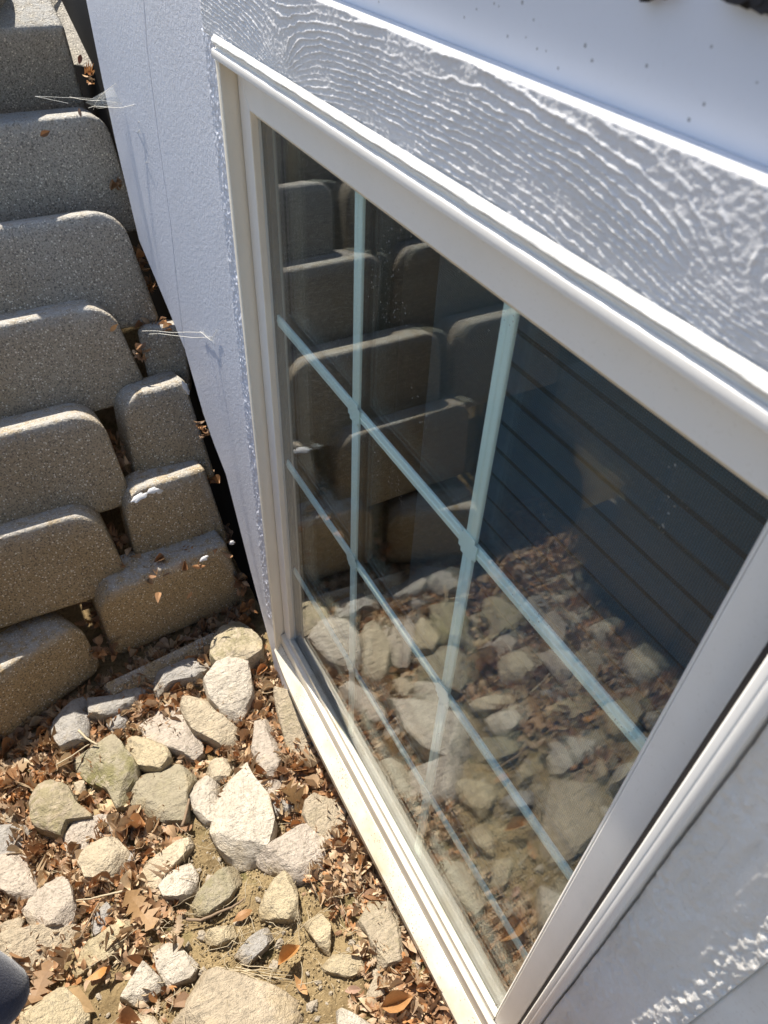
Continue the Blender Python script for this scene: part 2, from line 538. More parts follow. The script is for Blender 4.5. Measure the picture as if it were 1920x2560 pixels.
def cedar(gx, gz):
    """embossed cedar grain: wavy ridges running along the board, sweeping round two knots"""
    Pn = np.stack([gx, gz], -1)
    p = 0.0046 + 0.0024 * np.clip((gx - 0.2) / 0.5, 0, 1)
    phi = (gz - 1.145) / p
    phi = phi + 1.3 * fbm(np.stack([gx * 4.5, gz * 16], -1), 11, 3) + 0.38 * fbm(np.stack([gx * 60, gz * 130], -1), 12, 3)
    phi = phi + 1.0 * np.sin(gx * 8.0 + 0.6)
    def knot(cx, cz, sx, sz, a, pw=1.0):
        r = np.sqrt(((gx - cx) / sx) ** 2 + ((gz - cz) / sz) ** 2)
        return a * np.exp(-r ** pw)
    phi = phi + knot(0.155, 1.126, 0.050, 0.026, 10.0) + knot(0.720, 1.144, 0.075, 0.030, 11.0) + knot(0.42, 1.165, 0.12, 0.014, 2.5)
    fr = phi - np.floor(phi)
    ridge = np.where(fr < 0.62, 0.0, (fr - 0.62) / 0.22)
    ridge = np.where(fr > 0.84, np.clip(1.0 - (fr - 0.84) / 0.12, 0, 1), ridge)
    amp = 0.25 + 0.75 * np.clip(0.55 + 1.6 * fbm(np.stack([gx * 16, gz * 45], -1), 21, 3), 0, 1)
    bead = 0.50 + 0.70 * (vnoise(np.stack([gx * 230, gz * 260], -1), 31) * 0.5 + 0.5)
    fibre = fbm(np.stack([gx * 300, gz * 520], -1), 41, 3)
    return 0.00120 * ridge * amp * bead + 0.00042 * fibre + 0.0003 * fbm(Pn * 40, 43, 2)
relief_board('trim_board', -0.082, 0.93, 1.1045, 1.1830, -0.0300, -0.008, 0.0008, cedar, M_TRIM)
hp(box('trim_board', 0.9305, 2.5, -0.0300, -0.008, 1.1045, 1.1830, M_TRIM, bv=0.002))
def streaky(gx, gz):
    n = fbm(np.stack([gx * 60, gz * 9], -1), 51, 4)
    rough = fbm(np.stack([gx * 330, gz * 130], -1), 53, 3)
    k = np.clip((gx - 0.868) / 0.015, 0, 1)
    near = np.clip(1 - (gx - 0.815) / 0.05, 0, 1)
    return 0.0050 * n * (1 - 0.6 * k) + (0.0007 + 0.0020 * k + 0.0012 * near) * rough
relief_board('side_board', 0.8160, 0.8985, 0.05, 1.104, -0.0285, 0.0, 0.0014, streaky, M_SIDE)
hp(box('side_panel', 0.8972, 2.5, -0.0254, 0.018, -0.09, 1.104, M_CAULK, bv=0.002))
hp(box('foundation_panel', 0.8160, 0.8985, -0.018, 0.0195, -0.0915, 0.049, M_WALL, bv=0.002))
def flecks(gx, gz):
    k = np.clip((gx + 0.114) / 0.012, 0, 1)
    return k * (0.0020 * np.clip(fbm(np.stack([gx * 150, gz * 80], -1), 61, 3), -0.1, 1) + 0.0016 * fbm(np.stack([gx * 400, gz * 220], -1), 63, 2))
relief_board('caulk_strip', -0.1180, -0.0400, 0.0, 1.1035, -0.0212, -0.012, 0.0014, flecks, M_WALL)

# siding above the trim ledge; the lap leans out a little
prism_sid = prism('siding_board', [(-0.0135, 1.1815), (-0.0135, 1.40), (0.015, 1.40), (0.015, 1.1815)], 'x', -0.082, 2.5, M_SIDING, None, 0.0015)
hp(prism_sid)
hp(prism('siding_board', [(-0.0355, 1.4005), (-0.020, 1.72), (0.015, 1.72), (0.015, 1.4005)], 'x', -0.082, 2.5, M_SIDING, None, 0.0015))  # out-of-view lap, added standing proud to keep the board below in shade
hp(box('foundation_panel', -0.9, -0.0835, -0.012, 0.0205, 1.5005, 1.72, M_WALL, bv=0.002))

# ---- the window
window = empty('window', (0.0, 0.0, 0.0))
hp(window)
def wp(o):
    o.parent = window
    return o
def wprism(name, poly, ax, a0, a1, m, bv=0.0008):
    return wp(prism(name, poly, ax, a0, a1, m, None, bv))

# head of the frame: lip, groove and caulked ledge
wprism('frame_head', [(-0.0335, 1.0864), (-0.0360, 1.0878), (-0.0366, 1.0925), (-0.0358, 1.0962), (-0.0330, 1.0976), (-0.0312, 1.0966), (-0.0306, 1.1002), (-0.0338, 1.1010), (-0.0338, 1.1026), (-0.0312, 1.1032), (0.018, 1.1032), (0.018, 1.0864)], 'x', -0.0375, 0.8150, M_VINYLW, 0.0005)
def ledge():
    xs = np.arange(-0.037, 0.8145, 0.003)
    prof = [(-0.0325, 1.1034), (-0.0352, 1.1038), (-0.0355, 1.1052), (-0.0345, 1.1066), (-0.0330, 1.1080), (-0.0318, 1.1096), (-0.0311, 1.1106)]
    v = []
    for i, x in enumerate(xs):
        for j, (y, z) in enumerate(prof):
            a = 0.0009 if 0 < j < 6 else 0
            v.append((x, y + a * fbm(np.array([x * 60, j * 2.1]), 71, 3), z + a * 1.4 * fbm(np.array([x * 45, j * 2.1 + 9]), 73, 3)))
    return mesh_obj('caulk_ledge', v, grid_faces(len(xs), len(prof)), M_CAULK, smooth=True)
wp(ledge())
# jambs
wprism('frame_jamb', [(-0.0335, 0.018), (-0.0335, -0.012), (-0.0275, -0.0312), (-0.0282, -0.0325), (-0.0370, -0.0328), (-0.0385, -0.0315), (-0.0395, 0.018)], 'z', -0.0500, 1.0862, M_VINYL)
wprism('frame_jamb', [(0.7975, 0.018), (0.7975, -0.020), (0.7990, -0.0330), (0.8005, -0.0344), (0.8052, -0.0346), (0.8060, -0.0340), (0.8068, -0.0346), (0.8128, -0.0350), (0.8146, -0.0345), (0.8150, -0.033), (0.8150, 0.018)], 'z', -0.0500, 1.0862, M_VINYLW, 0.0004)
wprism('gap_shade_strip', [(0.7882, 0.0020), (0.7935, 0.0020), (0.7935, -0.0270), (0.7973, -0.0270), (0.7973, 0.014), (0.7882, 0.014)], 'z', -0.02, 1.08, M_DEBRIS, 0)  # black strip set in the sash gap in place of its shade
# sill: sloped nose that dips towards the middle, with a dark joint to the sash
def sill():
    xs = np.linspace(-0.036, 0.815, 60)
    v = []
    for x in xs:
        d = 0.018 * (1 - math.exp(-max(0, x + 0.03) / 0.09))
        yn = -0.036 - 0.010 * (1 - math.exp(-max(0, x + 0.03) / 0.09))
        for y, z in [(0.018, -0.088), (yn + 0.006, -0.088), (yn + 0.002, -0.060 - d), (yn, -0.034 - d), (yn + 0.0012, -0.0315 - d), (-0.0222, -0.0145 - 0.3 * d), (-0.0205, -0.0145 - 0.3 * d), (-0.0200, -0.0300), (0.018, -0.0300)]:
            v.append((x, y, z))
    n = 9
    f = []
    for i in range(len(xs) - 1):
        for j in range(n):
            f.append((i * n + j, i * n + (j + 1) % n, (i + 1) * n + (j + 1) % n, (i + 1) * n + j))
    f.append(list(range(n))[::-1]); f.append([(len(xs) - 1) * n + j for j in range(n)])
    o = mesh_obj('window_sill', v, f, M_SILL, sharp=28)
    import bmesh
    b = bmesh.new(); b.from_mesh(o.data); bmesh.ops.recalc_face_normals(b, faces=b.faces); b.to_mesh(o.data); b.free()
    return o
wp(sill())
# sash
wprism('sash_rail', [(-0.0310, 1.0790), (0.0008, 1.0402), (0.7572, 1.0402), (0.7886, 1.0790)], 'y', -0.0100, 0.020, M_VINYLW, 0.0007)
wprism('sash_stile', [(-0.0312, 1.0780), (0.0004, 1.0396), (0.0004, -0.0140), (-0.0312, -0.0140)], 'y', -0.0100, 0.020, M_VINYLW, 0.0005)
wprism('sash_stile', [(0.7576, 1.0396), (0.7886, 1.0780), (0.7886, -0.0140), (0.7576, -0.0140)], 'y', -0.0104, 0.020, M_VINYLW, 0.0016)
wprism('sash_rail', [(-0.0182, -0.0285), (-0.0200, -0.0270), (-0.0200, 0.0140), (-0.0185, 0.0155), (-0.0125, 0.0155), (-0.0125, 0.0180), (0.020, 0.0180), (0.020, -0.0285)], 'x', -0.0312, 0.7886, M_VINYL, 0.0005)
# glazing beads
wprism('glazing_bead', [(-0.0094, 1.0400), (-0.0082, 1.0385), (-0.0006, 1.0315), (-0.0006, 1.0400)], 'x', 0.0008, 0.7572, M_VINYL, 0.0003)
wprism('glazing_bead', [(0.0006, -0.0096), (0.0012, -0.0088), (0.0012, -0.0006), (0.0006, -0.0006)], 'z', 0.0345, 1.0395, M_VINYL, 0.0)
wprism('glazing_bead', [(0.7574, -0.0098), (0.7560, -0.0098), (0.7508, -0.0006), (0.7574, -0.0006)], 'z', 0.0345, 1.0395, M_VINYLW, 0.0003)
wprism('glazing_bead', [(-0.0120, 0.0182), (-0.0120, 0.0335), (-0.0112, 0.0343), (-0.0006, 0.0285), (-0.0006, 0.0182)], 'x', 0.0008, 0.7572, M_SILL, 0.0004)
wp(box('glass_spacer', 0.0006, 0.0030, 0.0032, 0.0158, 0.019, 1.0395, M_DEBRIS, bv=0))
wp(box('glass_spacer', 0.0032, 0.7570, 0.0033, 0.0157, 0.0192, 0.0240, M_DEBRIS, bv=0))
# glass, two panes
wp(box('glass_pane', -0.006, 0.7575, 0.0, 0.003, 0.019, 1.0400, M_GLASS, bv=0))
wp(box('glass_pane', -0.006, 0.7575, 0.016, 0.0188, 0.019, 1.0400, M_GLASS2, bv=0))
# muntins between the panes
def muntin(prof_axis, c, a0, a1):
    hw = 0.0088
    pr = [(-hw, 0.0078), (-hw + 0.0014, 0.0066), (-0.0018, 0.0064), (-0.0011, 0.0056), (0.0011, 0.0056), (0.0018, 0.0064), (hw - 0.0014, 0.0066), (hw, 0.0078), (hw, 0.0104), (-hw, 0.0104)]
    if prof_axis == 'z':
        return wprism('muntin', [(c + u, y) for u, y in pr], 'z', a0, a1, M_GRILLE, 0.0003)
    return wprism('muntin', [(y + 0.0002, c + u) for u, y in pr], 'x', a0, a1, M_GRILLE, 0.0003)
VX = [0.2490, 0.5010]
HZ = [0.7685, 0.5050, 0.2400]
for c in VX:
    zz = [1.0395] + HZ + [0.020]
    for a, b in zip(zz[1:], zz[:-1]):
        muntin('z', c, a + (0.0085 if a in HZ else 0), b - (0.0085 if b in HZ else 0))
for c in HZ:
    muntin('x', c, -0.005, 0.7570)
for c in VX:
    for z in HZ:
        hw, r = 0.0102, 0.0150
        pl = [(-hw, -r), (hw, -r), (hw, -hw), (r, -hw), (r, hw), (hw, hw), (hw, r), (-hw, r), (-hw, hw), (-r, hw), (-r, -hw), (-hw, -hw)]
        wprism('muntin_clip', [(c + u, z + v_) for u, v_ in pl], 'y', 0.0046, 0.0062, M_GRILLE, 0.0004)
# insect screen inside, covering the casement
wp(mesh_obj('insect_screen', [(0.36, 0.034, 0.02), (0.757, 0.034, 0.02), (0.757, 0.034, 1.045), (0.36, 0.034, 1.045)], [(0, 1, 2, 3)], M_SCREEN))

# dark room with a lowered blind
blind = empty('window_blind', (0.375, 0.085, 1.06))
tag(blind, 'dark navy slatted blind hanging inside the window behind the glass', 'window blind')
first = None
zz = 1.035
k = 0
while zz > -0.05:
    if first is None:
        prof = [(-0.0125, 0.0), (0.0, 0.0025), (0.0125, 0.0), (0.0125, 0.0008), (0.0, 0.0033), (-0.0125, 0.0008)]
        ca, sa = math.cos(math.radians(80)), math.sin(math.radians(80))
        pr = [(u * ca + v_ * sa, u * sa - v_ * ca) for u, v_ in prof]
        first = prism('slat', pr, 'x', 0.035, 0.385, M_BLIND, None, 0)
        o = first
    else:
        o = first.copy()
        COL.objects.link(o)
    o.parent = blind
    o.location = (0, 0, zz - 1.06)
    zz -= 0.0345
    k += 1
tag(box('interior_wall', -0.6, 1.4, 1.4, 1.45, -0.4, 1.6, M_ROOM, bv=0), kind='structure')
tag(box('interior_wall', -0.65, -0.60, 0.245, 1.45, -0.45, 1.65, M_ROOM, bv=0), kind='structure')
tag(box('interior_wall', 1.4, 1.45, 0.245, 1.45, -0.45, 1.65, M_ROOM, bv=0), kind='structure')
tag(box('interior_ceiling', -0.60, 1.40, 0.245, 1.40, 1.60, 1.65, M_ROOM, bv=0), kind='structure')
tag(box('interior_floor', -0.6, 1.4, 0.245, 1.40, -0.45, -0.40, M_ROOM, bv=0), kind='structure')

# ================================================================== retaining wall
wall = empty('retaining_wall', (-0.35, -0.3, -0.2))
tag(wall, 'stepped retaining wall of rounded brown concrete blocks beside the house', 'retaining wall')
WB = Matrix.Translation((0.35, 0.3, 0.2))
def rrect(w_, h_, r, ins, n=7):
    """rounded rectangle outline, origin top-left, t down; r = radii TL,TR,BR,BL"""
    pts = []
    for (cx, cy, sx, sy, rr, a0) in ((0, 0, 1, 1, r[0], 180), (w_, 0, -1, 1, r[1], 270), (w_, h_, -1, -1, r[2], 0), (0, h_, 1, -1, r[3], 90)):
        ri = max(rr - ins, 0.0015)
        ox, oy = cx + sx * (ins + ri), cy + sy * (ins + ri)
        for i in range(n):
            a = math.radians(a0 + 90 * i / (n - 1))
            pts.append((ox + ri * math.cos(a), oy + ri * math.sin(a)))
    return pts
BSEED = [0]
def block(TL, TR, BR, BL, r, depth=0.11, edge=0.010, bulge=0.001):
    TL, TR, BR, BL = map(np.array, (TL, TR, BR, BL))
    w_ = 0.5 * (np.linalg.norm(TR - TL) + np.linalg.norm(BR - BL))
    h_ = 0.5 * (np.linalg.norm(BL - TL) + np.linalg.norm(BR - TR))
    nrm = np.cross(BL - TL, TR - TL); nrm = nrm / np.linalg.norm(nrm)
    if nrm[0] + nrm[1] * 0.3 < 0 and nrm[2] < 0: nrm = -nrm
    BSEED[0] += 1
    sd = BSEED[0]
    rings = [(0.0, -depth), (0.0, -depth * 0.5), (0.0, -edge)]
    for a in (30, 60, 90):
        rings.append((edge * (1 - math.cos(math.radians(a))), -edge + edge * math.sin(math.radians(a))))
    rings += [(edge + 0.020, bulge * 0.5), (edge + 0.045, bulge)]
    V, Wr = [], []
    for ins, dep in rings:
        for (u, v_) in rrect(w_, h_, r, min(ins, 0.45 * min(w_, h_))):
            s_, t_ = u / w_, v_ / h_
            P = (TL * (1 - s_) + TR * s_) * (1 - t_) + (BL * (1 - s_) + BR * s_) * t_ + nrm * dep
            q = np.array([u * 30, v_ * 30, dep * 30 + sd * 7])
            P = P + nrm * 0.0034 * fbm(q * 0.7, sd, 3) + np.array([0.4, 0.4, 0.8]) * 0.0034 * fbm(q * 2.2, sd + 5, 3)
            V.append(P)
            Wr.append(max(0.0, 1 - v_ / 0.035) if ins < edge + 0.03 else 0.0)
    n = len(V) // len(rings)
    f = []
    for i in range(len(rings) - 1):
        for j in range(n):
            a, b = i * n + j, i * n + (j + 1) % n
            f.append((a, b, b + n, a + n))
    f.append([(len(rings) - 1) * n + j for j in range(n)])
    f.append(list(range(n))[::-1])
    o = mesh_obj('block', V, f, M_BLOCK)
    import bmesh
    bmm = bmesh.new(); bmm.from_mesh(o.data); bmesh.ops.recalc_face_normals(bmm, faces=bmm.faces); bmm.to_mesh(o.data); bmm.free()
    o.data.polygons.foreach_set('use_smooth', np.ones(len(o.data.polygons), bool))
    o.data.set_sharp_from_angle(angle=math.radians(45))
    at_ = o.data.attributes.new('wear', 'FLOAT', 'POINT')
    at_.data.foreach_set('value', np.array(Wr, dtype=np.float32))
    o.parent = wall
    o.matrix_parent_inverse = WB
    return o
# course tops, measured from the photograph together with the mirror image in the glass
ZC = {'H': 0.03, 'G': 0.19, 'F': 0.355, 'E': 0.512, 'D': 0.660, 'C': 0.805, 'B': 0.945, 'A': 1.06}
order = 'HGFEDCBA'
def zlow(c):
    i = order.index(c)
    return (ZC[order[i - 1]] - {'G': 0.05, 'F': 0.06, 'E': 0.075, 'D': 0.095, 'C': 0.115, 'B': 0.125}[c]) if i else -0.195
d = lambda p, z: at(p, 2, z, K)
main = {  # course: two pixels of the top edge, top corner, bottom corner
    'H': ((0, 1450), (168, 1337), (226, 1446), (0.03, 0.055, 0.035, 0.03)),
    'G': ((0, 1160), (207, 1102), (290, 1268), (0.05, 0.058, 0.020, 0.02)),
    'F': ((0, 940), (214, 886), (291, 1088), (0.05, 0.060, 0.014, 0.02)),
    'E': ((0, 720), (237, 655), (331, 860), (0.05, 0.060, 0.014, 0.02)),
    'D': ((0, 510), (257, 450), (348, 694), (0.05, 0.058, 0.014, 0.02)),
    'C': ((0, 305), (226, 243), (308, 500), (0.05, 0.045, 0.014, 0.02)),
    'B': ((0, 90), (138, 56), (219, 258), (0.03, 0.010, 0.014, 0.02)),
}
LEFT = {}
for c, (pl, pr_, pbr, rad) in main.items():
    zt, zb = ZC[c] - (0.055 if c == 'H' else 0), zlow(c)
    a, b, e = d(pl, zt), d(pr_, zt), d(pbr, zb)
    hz_ = np.hypot(*(e - b)[:2])
    e[:2] = b[:2] + (e - b)[:2] * min(1.0, (zt - zb) / (4.2 if c == 'H' else 2.5) / hz_)
    u = (a - b) / np.linalg.norm(a - b)
    W_ = {'H': 0.25, 'G': 0.40}.get(c, 0.42)
    if c == 'F': uF = u
    if c in 'EDCB': u = uF
    TL = b + u * W_
    block(TL, b, e, TL + (e - b), rad)
    LEFT[c] = (TL, u, e - b)
right = {
    'H': ((207, 1290), (489, 1172), (538, 1301), (247, 1424), (0.062, 0.012, 0.012, 0.035)),
    'G': ((262, 1067), (443, 1012), (498, 1174), (301, 1240), (0.055, 0.010, 0.012, 0.016)),
    'F': ((262, 862), (401, 821), (469, 1034), (298, 1054), (0.052, 0.008, 0.012, 0.014)),
}
for c, (p0, p1, p2, p3, rad) in right.items():
    zt = ZC[c] - {'H': 0.0, 'G': 0.0, 'F': 0.01}[c]
    zb = zlow(c)
    block(d(p0, zt), d(p1, zt), d(p2, zb), d(p3, zb), rad, depth=0.09)
# the small dark block wedged against the house, and the two of the top course
block(d((292, 705), 0.43), d((398, 702), 0.43), d((412, 850), 0.27), d((328, 858), 0.27), (0.02, 0.01, 0.01, 0.01), depth=0.07, edge=0.008)
block(d((-90, -20), 1.03), d((12, -60), 1.03), d((47, 85), 0.90), d((-70, 110), 0.90), (0.03, 0.045, 0.01, 0.02))
block(d((55, -60), 1.01), d((150, -90), 1.01), d((206, 150), 0.85), d((84, 110), 0.85), (0.05, 0.012, 0.012, 0.012), depth=0.09)
# foot course, almost buried
block(d((222, 1478), -0.165), d((463, 1364), -0.165), d((486, 1392), -0.185), d((246, 1512), -0.185), (0.008, 0.008, 0.008, 0.008), depth=0.06, edge=0.006)
# outward columns of the curved wall, seen in the window's reflection
for c in 'FEDCB':
    TL, u, dn = LEFT[c]
    for j in range(2 if c in 'EDCB' else 1):
        ang = math.radians(6 if c in 'HG' else 0)
        P1 = TL + u * 0.035
        u = np.array([u[0] * math.cos(ang) - u[1] * math.sin(ang), u[0] * math.sin(ang) + u[1] * math.cos(ang), 0.0])
        dn = np.array([dn[0] * math.cos(ang) - dn[1] * math.sin(ang), dn[0] * math.sin(ang) + dn[1] * math.cos(ang), dn[2]])
        TL = P1 + u * 0.36
        block(TL, P1, P1 + dn, TL + dn, (0.05, 0.055, 0.015, 0.015))
for row in range(5):
    for j in range(5):
        x0 = -0.06 + j * 0.386 + 0.19 * (row % 2) - 0.09 * row
        zt = 0.02 + 0.165 * row
        y0 = -0.818 - 0.002 * row
        block((x0, y0, zt), (x0 + 0.38, y0, zt), (x0 + 0.38, y0 + 0.001, zt - 0.163), (x0, y0 + 0.001, zt - 0.163), (0.012, 0.012, 0.012, 0.012), edge=0.006)

# white paint splashes on the block rims
def splash(cx, cy, zt, axis_u, n_, size, seed):
    rs = np.random.default_rng(seed)
    N_ = 22
    v = [(0, 0, 0.0016)]
    for ring, (sc, hh) in enumerate(((0.7, 0.0014), (1.0, 0.0))):
        for i in range(N_):
            a = 2 * math.pi * i / N_
            rr = sc * (1 + 0.5 * vnoise(np.array([math.cos(a) * 2, math.sin(a) * 2, seed * 3.3]), seed) )
            v.append((size[0] * rr * math.cos(a), size[1] * rr * math.sin(a), hh))
    f = [(0, 1 + i, 1 + (i + 1) % N_) for i in range(N_)] + [(1 + i, 1 + N_ + i, 1 + N_ + (i + 1) % N_, 1 + (i + 1) % N_) for i in range(N_)]
    u = np.array(axis_u) / np.linalg.norm(axis_u)
    n_ = np.array(n_) / np.linalg.norm(n_)
    w_ = np.cross(n_, u)
    P0 = at((cx, cy), 2, zt, K)
    V = [P0 + u * a + w_ * b + n_ * (c + 0.002) for a, b, c in v]
    o = mesh_obj('paint_splash', V, f, M_SPLASH, smooth=True)
    o.parent = wall
    o.matrix_parent_inverse = WB
for s_ in ((301, 1074, 0.186, (0.35, -0.9, 0), (0.75, -0.2, 0.7), (0.020, 0.008), 1), (330, 1060, 0.190, (0.1, -1, 0), (0.75, 0, 0.7), (0.014, 0.007), 2),
           (344, 1061, 0.180, (0.3, -0.5, 0.6), (0.85, 0, 0.5), (0.012, 0.006), 3), (440, 1206, 0.02, (0.1, -1, 0), (0.75, 0, 0.7), (0.010, 0.006), 4),
           (500, 1172, 0.02, (0.1, -1, 0), (0.8, 0, 0.6), (0.007, 0.005), 5), (402, 838, 0.335, (0.3, 0.2, -0.9), (0.9, 0, 0.45), (0.015, 0.006), 6)):
    splash(*s_)

# ================================================================== rocks
WHITE = (0.54, 0.50, 0.44); CREAM = (0.52, 0.455, 0.35); TAN = (0.44, 0.38, 0.295); GREY = (0.38, 0.37, 0.36); YEL = (0.49, 0.425, 0.30); PINK = (0.47, 0.42, 0.37); MOSS = (0.37, 0.335, 0.255)
